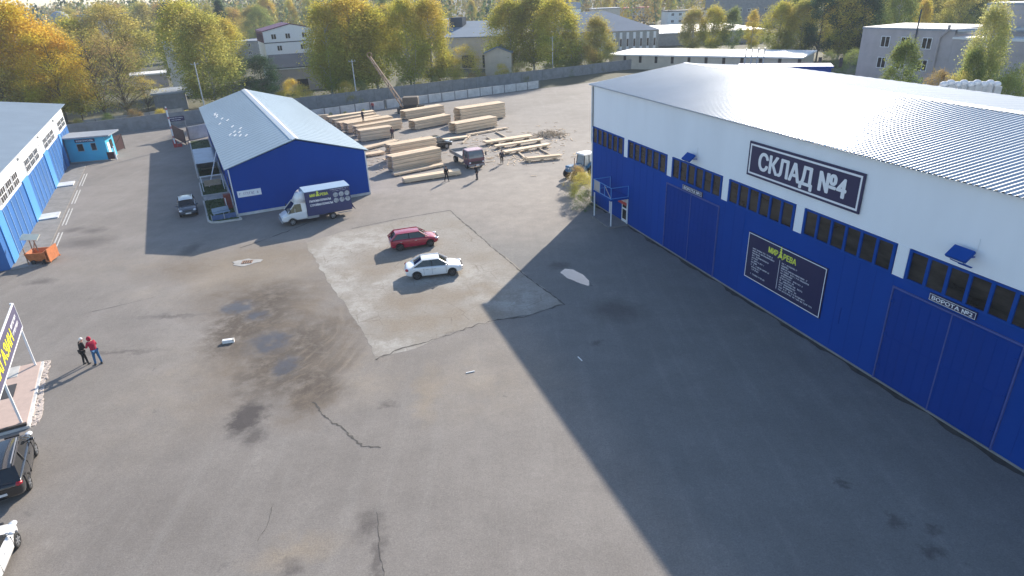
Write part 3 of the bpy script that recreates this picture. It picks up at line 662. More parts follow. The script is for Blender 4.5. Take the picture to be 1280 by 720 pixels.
# ------------------------------------------------------------------ boom gate etc.
g0 = at(220, 184)
e = empty('boom_gate', g0, R_(25), 'raised red and white boom gate by the kerb of the lawn', 'boom gate')
mb = MB(); mb.box(-.25, .25, -.2, .2, 0, 1.05); mb.box(.28, .9, -.15, .2, 0, .45); mb.build('housing', M['red'], e, bevel=.03)
mb = MB(); mb.box(-.10, .10, -.31, -.21, .6, 6.0); arm = mb.build('arm', M['white'], e)
mb = MB()
for z in (1.4, 2.8, 4.2, 5.5): mb.box(-.105, .105, -.315, -.205, z, z+.35)
mb.build('red_stripe', mat('faded_red', (.5, .2, .2), .6), arm)
def swing_gate(p, q, h, label):
    d = (q-p); a = math.atan2(d.y, d.x); L = d.length
    e = empty('swing_gate', p, a, label, 'gate'); mb = MB(); mb.box(0, L, -.03, .03, .12, h); mb.build('leaf', M['maroon'], e)
    mb = MB(); mb.box(-.12, 0, -.06, .06, 0, h+.1); mb.box(L, L+.08, -.05, .05, 0, h+.05); mb.bar((0, -.05, .2), (L, -.05, h-.1), .05); mb.build('frame', M['black_plastic'], e)
swing_gate(at(218.5, 173), at(233, 181), 2.2, 'open dark maroon sheet gate behind the boom gate')
swing_gate(at(139, 192), at(156, 186), 2.2, 'dark maroon gate leaf beside the white end of the booth')
e = empty('low_barrier', at(136, 200), R_(10), 'low dark barrier with a white post in front of the booth', 'barrier')
mb = MB(); mb.box(0, .95, -.04, .04, .1, 1.1); mb.build('panel', M['maroon'], e); mb = MB(); mb.box(.98, 1.12, -.07, .07, 0, 1.9); mb.build('post', M['white_metal'], e)
sp0 = at(216.5, 172)
e = empty('entrance_sign', sp0, R_(25), 'blue name board over the maroon gate near the grey fence', 'sign')
mb = MB(); mb.box(-.05, 2.3, -.04, .04, 2.5, 3.25); mb.build('board', M['navy'], e)
mb = MB(); ticks(mb, .15, 2.95, 1.9, .14, -.041, random.Random(2)); ticks(mb, .3, 2.65, 1.5, .12, -.041, random.Random(4)); mb.build('lettering', M['white_t'], e)
mb = MB(); mb.box(-.1, 0, -.05, .05, 0, 2.5); mb.box(2.25, 2.35, -.05, .05, 0, 2.5); mb.build('post', M['steel'], e)

# lawn beds beside the blue building
def bed(pts, name='lawn'):
    mb = MB(); mb.prism(pts, 0.0, .10); struct(mb.build(name, M['grass']))
    kb = MB(); n = len(pts)
    for i in range(n):
        a = Vector((*pts[i], .08)); c = Vector((*pts[(i+1) % n], .08)); kb.bar(a, c, .16, .17)
    struct(kb.build('kerb', M['kerb']))
    g = MB(); xs = [p[0] for p in pts]; ys = [p[1] for p in pts]
    def inside(x, y):
        r = False
        for i in range(n):
            (x1, y1), (x2, y2) = pts[i], pts[(i+1) % n]
            if (y1 > y) != (y2 > y) and x < (x2-x1)*(y-y1)/(y2-y1)+x1: r = not r
        return r
    cnt = 0
    while cnt < 1600:
        x = random.uniform(min(xs), max(xs)); y = random.uniform(min(ys), max(ys)); cnt += 1
        if not inside(x, y): continue
        a = random.uniform(0, 6.3); hh = random.uniform(.08, .2); dx, dy = cos(a)*.05, sin(a)*.05
        g.face((x-dx, y-dy, .09), (x+dx, y+dy, .09), (x+dy*1.2, y+dx, .09+hh))
    tag(g.build('grass', M['grass']), 'short green grass in the kerbed beds beside the blue shed', 'grass', kind='stuff')
X0 = -5.1
def bp(x, y): return tuple(bl_(x, y)[:2])
bed([bp(-2.85, -.2), bp(-2.6, -.9), bp(-2.0, -1.25), bp(.1, -1.45), bp(-.15, -.2), bp(-.15, 7.6), bp(-2.85, 7.6)])
bed([bp(-2.85, 9.8), bp(-.15, 9.8), bp(-.15, 16.2), bp(-2.85, 16.2)])
bed([bp(-2.85, 19), bp(-.15, 19), bp(-.15, 45), bp(-2.85, 45)])
mb = MB(); mb.prism([bp(-2.8, 7.75), bp(-.1, 7.75), bp(-.1, 9.65), bp(-2.8, 9.65)], 0, .05); mb.prism([bp(-2.8, 16.35), bp(-.1, 16.35), bp(-.1, 18.85), bp(-2.8, 18.85)], 0, .05); struct(mb.build('footpath', M['concrete']))
def TB(x, y, z=0): return bl_(x, y, z)
# smoking shelter
e = empty('shelter', TB(-2.75, 18.3), BA, 'glassy shelter with a sloping grey canopy on the lawn beside the blue shed', 'shelter')
mb = MB(); mb.prism([(0, 1.9), (5.3, 2.7), (5.3, 2.76), (0, 1.96)], .0, 2.55, Matrix(((0, 0, 1, 0), (1, 0, 0, 0), (0, 1, 0, 0), (0, 0, 0, 1)))); mb.build('canopy', M['shelter'], e)
mb = MB(); mb.box(-.02, .0, .1, 5.1, .3, 1.85); mb.box(.05, 2.5, 5.1, 5.13, .3, 2.5); mb.build('side_pane', mat('pale_pane', (.25, .29, .31), .15, 0, .8, .2, 1), e)
mb = MB()
for x in (.05, 2.45):
    for y in (.1, 5.1): mb.bar((x, y, .05), (x, y, 1.88+.15*y), .07)
mb.build('post', M['steel'], e)
mb = MB(); mb.box(.5, 2.2, 3.3, 3.8, .5, .56); mb.build('bench', M['sawn_old'], e)
# swing frame
e = empty('garden_swing', TB(-1.5, 12.2), BA, 'white A-frame garden swing on the middle lawn bed', 'swing')
mb = MB()
for x in (-1.1, 1.1):
    mb.bar((x, -.7, .08), (x, 0, 1.7), .08); mb.bar((x, .7, .08), (x, 0, 1.7), .08)
mb.bar((-1.2, 0, 1.7), (1.2, 0, 1.7), .08); mb.build('frame', M['white_metal'], e)
mb = MB(); mb.box(-.9, .9, -.25, .25, .6, .66); mb.box(-.9, .9, .25, .3, .66, 1.15); mb.build('seat', M['sawn_old'], e)
mb = MB(); mb.bar((-.9, 0, .7), (-.9, 0, 1.7), .03); mb.bar((.9, 0, .7), (.9, 0, 1.7), .03); mb.build('chain', M['steel'], e)
e = empty('leaning_pole', TB(-1.9, 14.2), BA, 'long white pole leaning against the wall of the blue shed', 'pole')
mb = MB(); mb.bar((0, -.6, .1), (1.75, .6, 4.1), .09); mb.build('pole_tube', M['white_metal'], e)
e = empty('low_fence', TB(-2.5, -.6), BA, 'low blue picket fence on the nearest lawn bed', 'fence')
mb = MB(); mb.box(0, 2.3, 0, .04, .12, .62); mb.build('panel', mat('faded_blue', (.07, .12, .26), .7, var=.2, scale=2), e)
mb = MB()
for x in (0, 1.15, 2.3): mb.box(x-.04, x+.04, -.02, .06, .08, .75)
mb.build('post', M['steel'], e)
e = empty('lawn_bench', TB(-1.5, .5), BA+.2, 'pale blue bench behind the low picket fence', 'bench')
mb = MB(); mb.box(-.8, .8, -.25, .25, .52, .58); mb.box(-.8, .8, .25, .3, .6, 1.0); mb.build('seat', mat('bench_blue', (.3, .38, .48), .6), e)
for x in (-.7, .7): mb = MB(); mb.box(x-.04, x+.04, -.22, .22, .08, .52); mb.build('leg', M['steel'], e)
e = empty('fire_cabinet', TB(-.6, 3.2), BA, 'dark red upright cabinet against the side of the blue shed', 'cabinet')
mb = MB(); mb.box(-.35, .35, -.3, .3, .1, 1.6); mb.build('body', mat('dark_red', (.22, .04, .03), .6), e, bevel=.02)
mb = MB(); mb.box(-.28, -.18, -.32, -.302, .5, 1.3); mb.build('white_stripe', M['white'], e)

# lamp and utility poles
def pole(p, h, label, lamp=True, r=.11):
    e = empty('utility_pole', p, .5, label, 'pole'); mb = MB(); mb.tube([(0, 0, 0), (0, 0, h)], [r*1.25, r*.8], 8); mb.build('shaft', M['concrete_w'], e)
    mb = MB()
    if lamp: mb.bar((0, 0, h-.1), (1.3, 0, h+.25), .06); mb.box(1.1, 1.7, -.12, .12, h+.2, h+.32)
    else:
        mb.bar((-.7, 0, h-.35), (.7, 0, h-.35), .08)
        for x in (-.6, 0, .6): mb.box(x-.04, x+.04, -.04, .04, h-.3, h-.08)
    mb.build('crossarm', M['steel'], e)
pole(at(258, 143), 9.6, 'pale concrete pole rising behind the far left corner of the blue shed', False)
pole(at(447, 129), 8.4, 'slim pale pole in front of the tall birches behind the timber rows', False)
pole(at(691, 96), 9.2, 'slender pale pole among the birches behind the grey hangar', False)

# ------------------------------------------------------------------ store sign and porch at the left edge
pA = at(45.5, 459); pB = at(28, 531); dd = (pA-pB); sa = math.atan2(dd.y, dd.x); SL = dd.length
e = empty('shop_sign', pB, sa, 'tall shop sign board reading МАГАЗИН on white posts at the left edge', 'sign')
# local x runs from near post to far post; the board faces -y (towards the camera side)
mb = MB()
mb.build('spare', M['white_metal'], e) if False else None
for x in (0, SL, -6.2):
    mb = MB(); mb.box(x-.05, x+.05, -.05, .05, 0, 4.3); mb.build('post', M['white_metal'], e)
mb = MB(); mb.box(-6.2, SL, -.11, -.055, 2.76, 4.22); mb.build('board', mat('sign_violet', (.085, .078, .14), .5, var=.04), e)
mb = MB(); mb.box(-6.2, SL+.03, -.13, -.05, 2.70, 2.757); mb.box(-6.2, SL+.03, -.13, -.05, 4.223, 4.28); mb.box(SL+.003, SL+.05, -.13, -.052, 2.76, 4.22); mb.build('border', M['white_t'], e)
mb = MB(); text_into(mb, 'МАГАЗИН', -1.6, 3.12, .72, 5.6, -.112, .024); mb.build('yellow_lettering', M['yellow_s'], e)
mb = MB(); mb.box(SL-2.35, SL-.55, -.118, -.112, 3.62, 3.80); mb.box(SL-2.35, SL-.55, -.118, -.112, 3.22, 3.40)
mb.build('white_strip', M['white_t'], e)
if True:
    mb = MB(); rr = random.Random(8); ticks(mb, SL-2.3, 3.63, 1.7, .15, -.119, rr); ticks(mb, SL-2.3, 3.23, 1.7, .15, -.119, rr); mb.build('small_lettering', mat('sign_violet', (.085, .07, .16)), e)
SM = Matrix.Translation(pB) @ Matrix.Rotation(sa, 4, 'Z')
def sp(x, y): v = SM @ Vector((x, y, 0)); return (v.x, v.y)
pc = empty('shop_porch', pB, sa, 'pinkish tiled porch platform with crumbling edge below the shop sign', 'porch')
mb = MB(); mb.box(-.35, SL+.35, -.25, 9, 0, .16); mb.build('platform', M['porch'], pc)
mb = MB(); mb.box(-.35, SL+.35, -.40, -.253, 0, .13); mb.box(-.55, -.353, -.40, 9, 0, .14); mb.build('edge', M['concrete_w'], pc)
mb = MB(); rr = random.Random(1)
mb.prism(jag([(-.4, -.40), (SL+.5, -.40), (SL+.45, -.75), (SL*.5, -.62), (.2, -.85), (-.5, -.6)], .07, .2), .0, .03)
for k in range(90):
    x = rr.uniform(-.3, SL+.5); s = rr.uniform(.03, .09); mb.box(-s, s, -s*.7, s*.7, -s*.3, s*.5, Matrix.Translation((x, -.42-rr.uniform(0, .4)**1.5*1.2, .02)) @ Matrix.Rotation(rr.uniform(0, 3), 4, 'Z') @ Matrix.Rotation(rr.uniform(-.5, .5), 4, 'X'))
mb.build('rubble_edge', M['rubble'], pc)['kind'] = 'stuff'
mb = MB(); mb.box(-.5, -.35, -.3, 9, .161, .30); mb.build('dark_beam', mat('dark_beam', (.06, .05, .045), .8), pc)
mb = MB(); mb.box(SL-1.0, SL+.4, .8, 3.6, .161, .18); mb.build('raised_kerb', M['kerb'], pc)
e = empty('door_mat', SM @ Vector((SL-3.5, 1.15, .163)), sa, 'dark grey rubber mat lying on the tiled porch', 'mat')
mb = MB(); mb.box(0, 1.55, -.45, 1.5, 0, .02); mb.build('rubber', mat('rubber_mat', (.05, .05, .055), .9), e)

# ------------------------------------------------------------------ small yard things
# orange skip-like mixer with a pale panel
oo = at(52, 329)
e = empty('asphalt_cart', oo+Vector((0, .35, 0)), R_(8), 'orange steel tipping cart with a pale panel on struts beside the workshop', 'cart')
mb = MB(); mb.raw([(-.8, -.5, .25), (.7, -.5, .25), (.7, .5, .25), (-.8, .5, .25), (-.95, -.75, 1.05), (.55, -.75, 1.05), (.55, .75, 1.05), (-.95, .75, 1.05), (-.87, -.68, 1.05), (.48, -.68, 1.05), (.48, .68, 1.05), (-.87, .68, 1.05), (-.72, -.45, .4), (.62, -.45, .4), (.62, .45, .4), (-.72, .45, .4)],
  [(0,3,2,1),(0,1,5,4),(1,2,6,5),(2,3,7,6),(3,0,4,7),(4,5,9,8),(5,6,10,9),(6,7,11,10),(7,4,8,11),(8,9,13,12),(9,10,14,13),(10,11,15,14),(11,8,12,15),(12,13,14,15)])
mb.build('hopper', M['orange'], e)
mb = MB()
for k in range(2): mb.box(.62+k*.22, .70+k*.22, -.8, .85, .2, 1.15+.15*k)
for y in (-.78, .8): mb.bar((.6, y, .35), (1.0, y, .2), .1)
mb.build('side_rib', M['orange'], e)
mb = MB(); mb.bar((-.9, -.6, 0), (-.9, -.6, 1.5), .07); mb.bar((-.5, -.1, 1.0), (-.62, .1, 2.15), .08); mb.bar((-.1, -.1, 1.0), (-.3, .1, 2.15), .08); mb.bar((-.5, .1, 1.1), (-.2, .1, 2.0), .06); mb.build('strut', M['rust'], e)
mb = MB(); mb.box(-1.0, .7, -.35, .25, -.04, .04, Matrix.Translation((-.35, .15, 2.25)) @ Matrix.Rotation(R_(-18), 4, 'Z') @ Matrix.Rotation(R_(38), 4, 'X')); mb.build('panel', M['pale_panel'], e)
for x in (-.5, .4):
    mb = MB(); mb.tube([(x, -.62, .2), (x, -.52, .2)], .2, 14); mb.tube([(x, .52, .2), (x, .62, .2)], .2, 14); mb.build('wheel', M['tyre'], e)
e = empty('concrete_block', at(286, 428), R_(12), 'small white block lying alone on the sunlit asphalt', 'block')
mb = MB(); mb.box(-.35, .35, -.13, .13, 0, .22); mb.build('body', M['white'], e, bevel=.015)
mb = MB(); mb.box(.25, .352, -.135, .135, .10, .224); mb.build('cap', M['kerb'], e)
for q, r_, lb in (((588, 465.5), 18, 'short white stick lying on the asphalt below the white sedan'), ((725, 449), -68, 'short white stick lying in the warehouse shadow')):
    e = MB().bar((-.25, 0, .03), (.25, 0, .03), .05, .04).build('stick', M['white'], None, loc=at(*q), rot=R_(r_)); tag(e, lb, 'stick')
dg = at(307, 328)
e = empty('drain_grate', dg, R_(8), 'rusty drain grate in a pale broken concrete collar in the asphalt', 'drain')
mb = MB(); cc = [(1.15*cos(a)*(1+.2*sin(a*3+1)+random.uniform(-.1, .1)), .72*sin(a)*(1+.15*cos(a*4)+random.uniform(-.1, .1))) for a in [i*2*pi/26 for i in range(26)]]
mb.prism(cc, .004, .022); mb.build('collar', M['concrete'], e)
mb = MB(); mb.box(-.3, .55, -.35, .35, .023, .035); mb.build('pit', M['dark'], e)
mb = MB()
for k in range(5): mb.box(-.26+k*.18, -.18+k*.18, -.33, .33, .036, .06)
mb.build('bars', M['rust'], e)

# ------------------------------------------------------------------ timber yard
def stack(bl, br, depth, h, label, z0=.12, bw=.18, bt=.12, grp='stacks of sawn timber in the yard', m='sawn', jitter=.12, cat='timber stack', ln=None):
    a, c = at(*bl), at(*br); d = (c-a); ang = math.atan2(d.y, d.x); L = ln or d.length
    e = empty('timber_stack', a, ang, label, cat, grp)
    rr = random.Random(hash(label) % 9999 if False else len(label)*7+int(bl[0]))
    nl = max(1, int(round((h-z0)/bt))); nb = max(1, int(depth/bw))
    lay = [MB() for _ in range(max(1, nl//4))]
    for i in range(nl):
        mb = lay[min(len(lay)-1, i//4)]; gap = (.035 if i % 4 == 3 else 0)
        for j in range(nb):
            if 0 < i < nl-1 and 0 < j < nb-1: continue
            o = rr.uniform(-jitter, jitter); mb.box(o, L+o*.6+rr.uniform(-jitter, jitter)*.6, j*bw+.005, (j+1)*bw-.008, z0+i*bt+.004+gap, z0+(i+1)*bt)
    for mb in lay: mb.build('board_layer', M[m], e)
    mb = MB()
    for x in (.6, L/2, L-.6): mb.box(x-.07, x+.07, -.03, nb*bw+.03, 0, z0-.003)
    mb.build('bearer', M['sawn_old'], e); return e
stack((492.5, 216), (552.5, 203.7), 1.75, 1.95, 'largest two metre high block of pale timber behind the front beams')
stack((490, 203), (547, 192.5), 1.9, 2.2, 'tall pale timber block just behind the largest block')
stack((494, 221), (556, 208.5), 1.05, .42, 'low flat timber pile between the largest block and the front beam')
stack((506, 230), (576.5, 219), 1.0, .62, 'front beam pile nearest the camera where a person in black stands', bw=.33, bt=.24)
stack((452, 178), (492, 172), 1.9, 1.7, 'tall front row of the far timber rows below the standing man')
stack((447, 171), (492, 163), 1.3, 1.55, 'second row of the far timber rows behind the tall front row', ln=8)
stack((436, 167), (489, 158), 1.9, 1.55, 'third row of the far timber rows with a bright flat top', ln=8)
stack((427, 163), (484, 152), 1.6, 1.25, 'fourth row of the far timber rows counted from the front', ln=8)
stack((419, 158), (478, 148), 1.4, 1.1, 'fifth row of the far timber rows counted from the front', ln=8)
stack((412, 153.5), (468, 145.5), 1.6, 1.0, 'rearmost long row of timber in front of the white fence', ln=8.5)
stack((398, 151.5), (411, 150.5), 1.2, .9, 'short timber stub half hidden behind the roof of the blue shed')
stack((456, 189), (500, 178), 1.3, .35, 'low timber layer in front of the tall far row', m='sawn')
stack((460, 197), (482, 193), 1.6, .30, 'small low heap of planks left of the tall blocks', jitter=.3)
stack((571, 168), (622, 158.5), 2.2, 1.5, 'lower dark sided block of timber behind the flatbed truck', m='sawn')
stack((577, 156), (632, 147), 2.4, 2.5, 'tallest dark sided timber block in front of the pale fence', m='sawn')
stack((520, 163), (566, 154), 2.0, 1.4, 'timber block hidden among the rear rows near the black car', ln=7)
stack((508, 150), (560, 141), 2.0, 1.4, 'timber block at the rear by the pale fence left of the tallest block', ln=8)
stack((585, 170.5), (635, 161.5), .5, .32, 'single long beam bundle lying behind the flatbed truck', bw=.24, bt=.16)
stack((608, 182.5), (666, 174), 1.25, .55, 'flat stack of wide planks on cross beams behind the person by the truck', z0=.3, bw=.4, bt=.12)
stack((620, 187), (680, 178), .85, .5, 'middle plank stack between two flat stacks in the timber yard', z0=.3, bw=.42, bt=.1)
stack((632, 194.5), (688, 184.5), .95, .5, 'front flat plank stack beside the standing person on the right', z0=.3, bw=.45, bt=.1)
stack((657, 203.5), (701, 199), .9, .55, 'rightmost bundle of thin slabs with ragged end near the tractor', z0=.22, bw=.12, bt=.08, jitter=.35)
stack((546, 179), (600, 172), 1.4, .3, 'thin plank layer under the rear of the flatbed truck', bw=.3, jitter=.3, ln=5)
mb = MB()
for a, c in (((578, 180), (590, 168)), ((609, 173), (630, 184)), ((646, 190), (662, 204)), ((620, 166), (642, 178)), ((672, 186), (692, 197))):
    pa, pb = at(*a), at(*c); pa.z = pb.z = .12; mb.bar(pa, pb, .22, .2)
o = mb.build('bearer_beam', M['sawn_old']); tag(o, 'loose cross beams on the ground under and around the flat plank stacks', 'beams', kind='stuff')
mb = MB(); rr = random.Random(11)
for k in range(420):
    px, py = rr.choice(((rr.gauss(650, 35), rr.gauss(188, 9)), (rr.gauss(692, 14), rr.gauss(168, 5)), (rr.gauss(600, 40), rr.gauss(178, 10)), (rr.gauss(480, 14), rr.gauss(198, 10)), (rr.gauss(640, 30), rr.gauss(196, 8))))
    p = at(px, py); a = rr.uniform(0, 3.1); l = rr.uniform(.1, .5); mb.bar((p.x-cos(a)*l, p.y-sin(a)*l, .03), (p.x+cos(a)*l, p.y+sin(a)*l, .05), rr.uniform(.03, .1), .04)
tag(mb.build('wood_scraps', M['sawn']), 'scattered wood offcuts on the dusty ground of the timber yard', 'wood scraps', kind='stuff')
mb = MB(); rr = random.Random(12)
p0 = at(687, 170)
for k in range(90):
    a = rr.uniform(0, 6.28); r = rr.uniform(0, 2.6)**.8; z = max(0, .9-r*.35); q = p0+Vector((cos(a)*r*1.3, sin(a)*r, 0)); b = rr.uniform(0, 3.14); l = rr.uniform(.3, .9)
    mb.bar((q.x-cos(b)*l, q.y-sin(b)*l, z*rr.random()), (q.x+cos(b)*l, q.y+sin(b)*l, z*rr.random()+.1), .07)
tag(mb.build('brushwood_heap', M['sawn_old']), 'tangled heap of pale brushwood and slats at the back of the timber yard', 'brushwood', kind='stuff')
#==VEHICLES==
def wheel(parent, x, y, z, r, wd, rimm, side):
    mb = MB(); n = 20; prof = [(r*.62, -wd/2), (r*.93, -wd/2), (r, -wd*.32), (r, wd*.32), (r*.93, wd/2), (r*.62, wd/2)]
    vs = []; fs = []
    for k in range(n):
        a = 2*pi*k/n
        for (q, yy) in prof: vs.append((x+q*cos(a), y+yy, z+q*sin(a)))
    P_ = len(prof)
    for k in range(n):
        for j in range(P_): fs.append((k*P_+j, k*P_+(j+1) % P_, ((k+1) % n)*P_+(j+1) % P_, ((k+1) % n)*P_+j))
    mb.sm = True; mb.raw(vs, fs); ty = mb.build('wheel', M['tyre'], parent)
    mb = MB(); ys = y+side*wd*.36
    mb.tube([(x, ys-side*.06, z), (x, ys-side*.04, z)], r*.63, 18)
    mb.build('rim_back', M['black_plastic'], ty)
    mb = MB()
    for k in range(6):
        a = 2*pi*k/6; mb.bar((x+.05*cos(a), ys, z+.05*sin(a)), (x+r*.62*cos(a), ys, z+r*.62*sin(a)), .05, .07, (0, 1, 0))
    mb.tube([(x, ys-.02, z), (x, ys+.02, z)], r*.16, 12)
    for k in range(18):
        a = 2*pi*k/18; b = 2*pi*(k+1)/18; mb.bar((x+r*.62*cos(a), ys, z+r*.62*sin(a)), (x+r*.62*cos(b), ys, z+r*.62*sin(b)), .04, .03, (0, 1, 0))
    mb.build('rim', rimm, ty)
def car(pos, rz, label, pm, body, gh, wb, wr=.32, Wd=.88, rimm=None, cat='car', name='parked_car', grp=None, glassm=None, roofm=None, rails=False, backlit=False):
    """body: stations (x, zbottom, zshoulder, ztop, halfwidth); gh: (xw0, xr0, xr1, xb, zb, zr, wb, wt) windscreen base, roof front, roof rear, rear glass base"""
    e = empty(name, pos, rz, label, cat, grp)
    me = bpy.data.meshes.new('b'); vs = []; fs = []
    K = 12
    for (x, zb, zs, zt, hw) in body:
        half = [(0, zb), (hw*.86, zb), (hw*.97, zb+.10), (hw, zb+(zs-zb)*.5), (hw*.985, zs-.03), (hw*.90, zs+(zt-zs)*.55), (0, zt)]
        ring = half+[(-p[0], p[1]) for p in half[-2:0:-1]]
        vs += [(x, p[0], p[1]) for p in ring]
    K = len(ring); n = len(body)
    for i in range(n-1):
        for k in range(K): fs.append((i*K+k, i*K+(k+1) % K, (i+1)*K+(k+1) % K, (i+1)*K+k))
    fs.append(tuple(range(K))[::-1]); fs.append(tuple((n-1)*K+k for k in range(K)))
    me.from_pydata(vs, [], fs)
    bm = bmesh.new(); bm.from_mesh(me); bmesh.ops.recalc_face_normals(bm, faces=bm.faces); bm.to_mesh(me); bm.free()
    ob = bpy.data.objects.new('b', me); COL.objects.link(ob); s = ob.modifiers.new('s', 'SUBSURF'); s.levels = 2; s.render_levels = 2
    cut = MB()
    for x in wb:
        for sd_ in (-1, 1): cut.tube([(x, sd_*(Wd-.26), wr+.02), (x, sd_*(Wd+.3), wr+.02)], wr*1.17, 20)
    cm = cut.build('cut', M['dark']); bo_ = ob.modifiers.new('bo', 'BOOLEAN'); bo_.object = cm; bo_.operation = 'DIFFERENCE'; bo_.solver = 'EXACT'
    m2 = evaluated(ob); kill(ob); kill(cm)
    m2.materials.clear(); m2.materials.append(pm)
    m2.polygons.foreach_set('material_index', [0]*len(m2.polygons)); m2.polygons.foreach_set('use_smooth', [True]*len(m2.polygons))
    bo2 = bpy.data.objects.new('body', m2); COL.objects.link(bo2); bo2.parent = e
    xw, xr0, xr1, xb, zb, zr, w0, w1 = gh
    # glasshouse
    def ring(x0, x1, w, z): return [(x0, -w, z), (x1, -w, z), (x1, w, z), (x0, w, z)]
    mb = MB(); A = ring(xb, xw, w0, zb-.12); B = ring(xr1, xr0, w1, zr-.03)
    mb.raw(A+B, [(0,1,5,4),(1,2,6,5),(2,3,7,6),(3,0,4,7),(4,5,6,7)]); mb.build('windows', glassm or M['glass_c'], e, bevel=.03)
    # roof panel with crown, sides turned down
    mb = MB(); mb.sm = True; nx, ny = 8, 6; vs = []; fs = []
    for i in range(nx+1):
        t = i/nx; x = xr1-.05+(xr0-xr1+.12)*t
        for j in range(ny+1):
            s_ = -1+2*j/ny; vs.append((x, s_*(w1+.03)*(1-.05*(2*t-1)**2), zr+.05*(1-(2*t-1)**2*.9)*(1-s_*s_*.8)-(.04 if abs(s_) == 1 else 0)))
    for i in range(nx):
        for j in range(ny): a = i*(ny+1)+j; fs.append((a, a+ny+1, a+ny+2, a+1))
    mb.raw(vs, fs); mb.build('roof', roofm or pm, e)
    mb = MB()
    for s_ in (-1, 1):
        mb.bar((xw+.03, s_*(w0+.0), zb-.03), (xr0, s_*(w1+.01), zr), .07, .06)          # A
        mb.bar((xb-.03, s_*(w0-.02), zb-.03), (xr1, s_*(w1+.0), zr), .14 if not backlit else .2, .08)      # C
        mb.bar((xr0+.05, s_*(w1+.015), zr), (xr1-.05, s_*(w1+.015), zr), .05, .05)
    mb.build('pillars', pm, e)
    for s_ in (-1, 1):
        xm = (xr0+xr1)/2+.08; MB().bar((xm, s_*(w0+.012), zb), (xm-.03, s_*(w1+.012), zr), .07, .03, (0, 1, 0)).build('door_post', M['black_plastic'], e)
    if rails:
        mb = MB()
        for s_ in (-1, 1): mb.bar((xr0-.1, s_*(w1-.05), zr+.08), (xr1+.1, s_*(w1-.05), zr+.08), .04)
        mb.build('roof_rail', M['rim'], e)
    xF, xR = body[-1][0], body[0][0]; zl = body[-3][2]
    for s_ in (-1, 1):
        mb = MB(); mb.ball((xF-.23, s_*(Wd-.24), zl-.11), (.24, .17, .085), 10, 6); mb.build('headlight', M['lamp_clear'], e)
        mb = MB(); mb.ball((xR+.17, s_*(Wd-.20), body[2][2]-.13), (.16, .17, .11), 10, 6); mb.build('tail_light', M['lamp_red'], e)
        mb = MB(); mb.ball((xw-.25, s_*(w0+.17), zb+.03), (.09, .12, .075), 8, 6); mb.bar((xw-.22, s_*(w0-.02), zb-.02), (xw-.24, s_*(w0+.12), zb), .05); mb.build('wing_mirror', pm, e)
        mb = MB()
        for xx in (xr0-.35, xr1+.3): mb.box(xx-.09, xx+.09, min(s_*(Wd-.005), s_*(Wd+.02)), max(s_*(Wd-.005), s_*(Wd+.02)), zb-.2, zb-.17)
        mb.build('door_handle', M['rim'] if pm.name != 'paint_black' else M['black_plastic'], e)
        mb = MB()
        for xx in (xw-.25, (xr0+xr1)/2+.05, xr1+.05): mb.box(xx-.006, xx+.006, min(s_*(Wd*.93), s_*(Wd*1.0+.003)), max(s_*Wd*.93, s_*(Wd*1.0+.003)), .38, zb-.10)
        mb.build('door_seam', M['dark'], e)
    mb = MB(); mb.box(xF-.16, xF-.02, -.42, .42, .32, .5); mb.box(xF-.13, xF-.01, -.3, .3, zl-.16, zl-.06); mb.build('grille', M['black_plastic'], e)
    mb = MB(); mb.box(xF-.05, xF+.01, -.26, .26, .40, .51); mb.build('number_plate', M['plate'], e)
    mb = MB(); mb.box(xR-.015, xR+.1, -.26, .26, .62, .73); mb.build('number_plate', M['plate'], e)
    mb = MB()
    for x0 in (xw-.02,): mb.bar((x0+.03, -.45, zb+.02), (x0-.12, .02, zb+.1), .02); mb.bar((x0+.03, .05, zb+.02), (x0-.12, .5, zb+.1), .02)
    mb.build('wiper', M['black_plastic'], e)
    mb = MB(); mb.box(-1.2, 1.2, -Wd+.1, Wd-.1, .2, .3); mb.build('underbody', M['dark'], e)
    for x in wb:
        for s_ in (-1, 1): wheel(e, x, s_*(Wd-.12), wr, wr, .21, rimm or M['rim'], s_)
    return e
SEDAN = [(-2.20, .48, .66, .72, .58), (-2.14, .32, .86, .93, .76), (-1.9, .24, .93, 1.0, .84), (-1.3, .20, .95, 1.01, .87), (-.4, .19, .94, 1.0, .88), (.5, .19, .91, .98, .88), (1.1, .20, .87, .96, .875), (1.6, .22, .80, .90, .85), (2.0, .26, .70, .80, .76), (2.18, .36, .58, .64, .56)]
SED_G = (1.12, .38, -.85, -1.68, .97, 1.44, .76, .58)
HATCH = [(-2.02, .45, .80, .86, .66), (-1.97, .30, .93, .98, .80), (-1.7, .24, .98, 1.03, .86), (-1.1, .20, .98, 1.03, .88), (-.3, .19, .96, 1.02, .885), (.5, .19, .93, 1.0, .885), (1.1, .20, .90, .99, .88), (1.6, .23, .82, .92, .85), (1.95, .28, .70, .79, .76), (2.12, .38, .58, .63, .56)]
HAT_G = (1.18, .45, -1.45, -1.98, .98, 1.46, .78, .62)
SUVB = [(-2.28, .5, .95, 1.0, .70), (-2.2, .38, 1.06, 1.12, .84), (-1.9, .32, 1.1, 1.16, .90), (-1.2, .30, 1.1, 1.16, .92), (-.3, .29, 1.09, 1.15, .925), (.5, .29, 1.07, 1.14, .925), (1.2, .30, 1.04, 1.12, .92), (1.75, .33, .97, 1.05, .89), (2.15, .38, .84, .92, .80), (2.32, .46, .7, .76, .6)]
SUV_G = (1.28, .55, -1.75, -2.18, 1.12, 1.66, .82, .68)
def heading(a, b): d = at(*b)-at(*a); return math.atan2(d.y, d.x)
def mid(a, b, off=0): p = (at(*a)+at(*b))/2; d = (at(*b)-at(*a)).normalized(); return p+Vector((-d.y, d.x, 0))*off
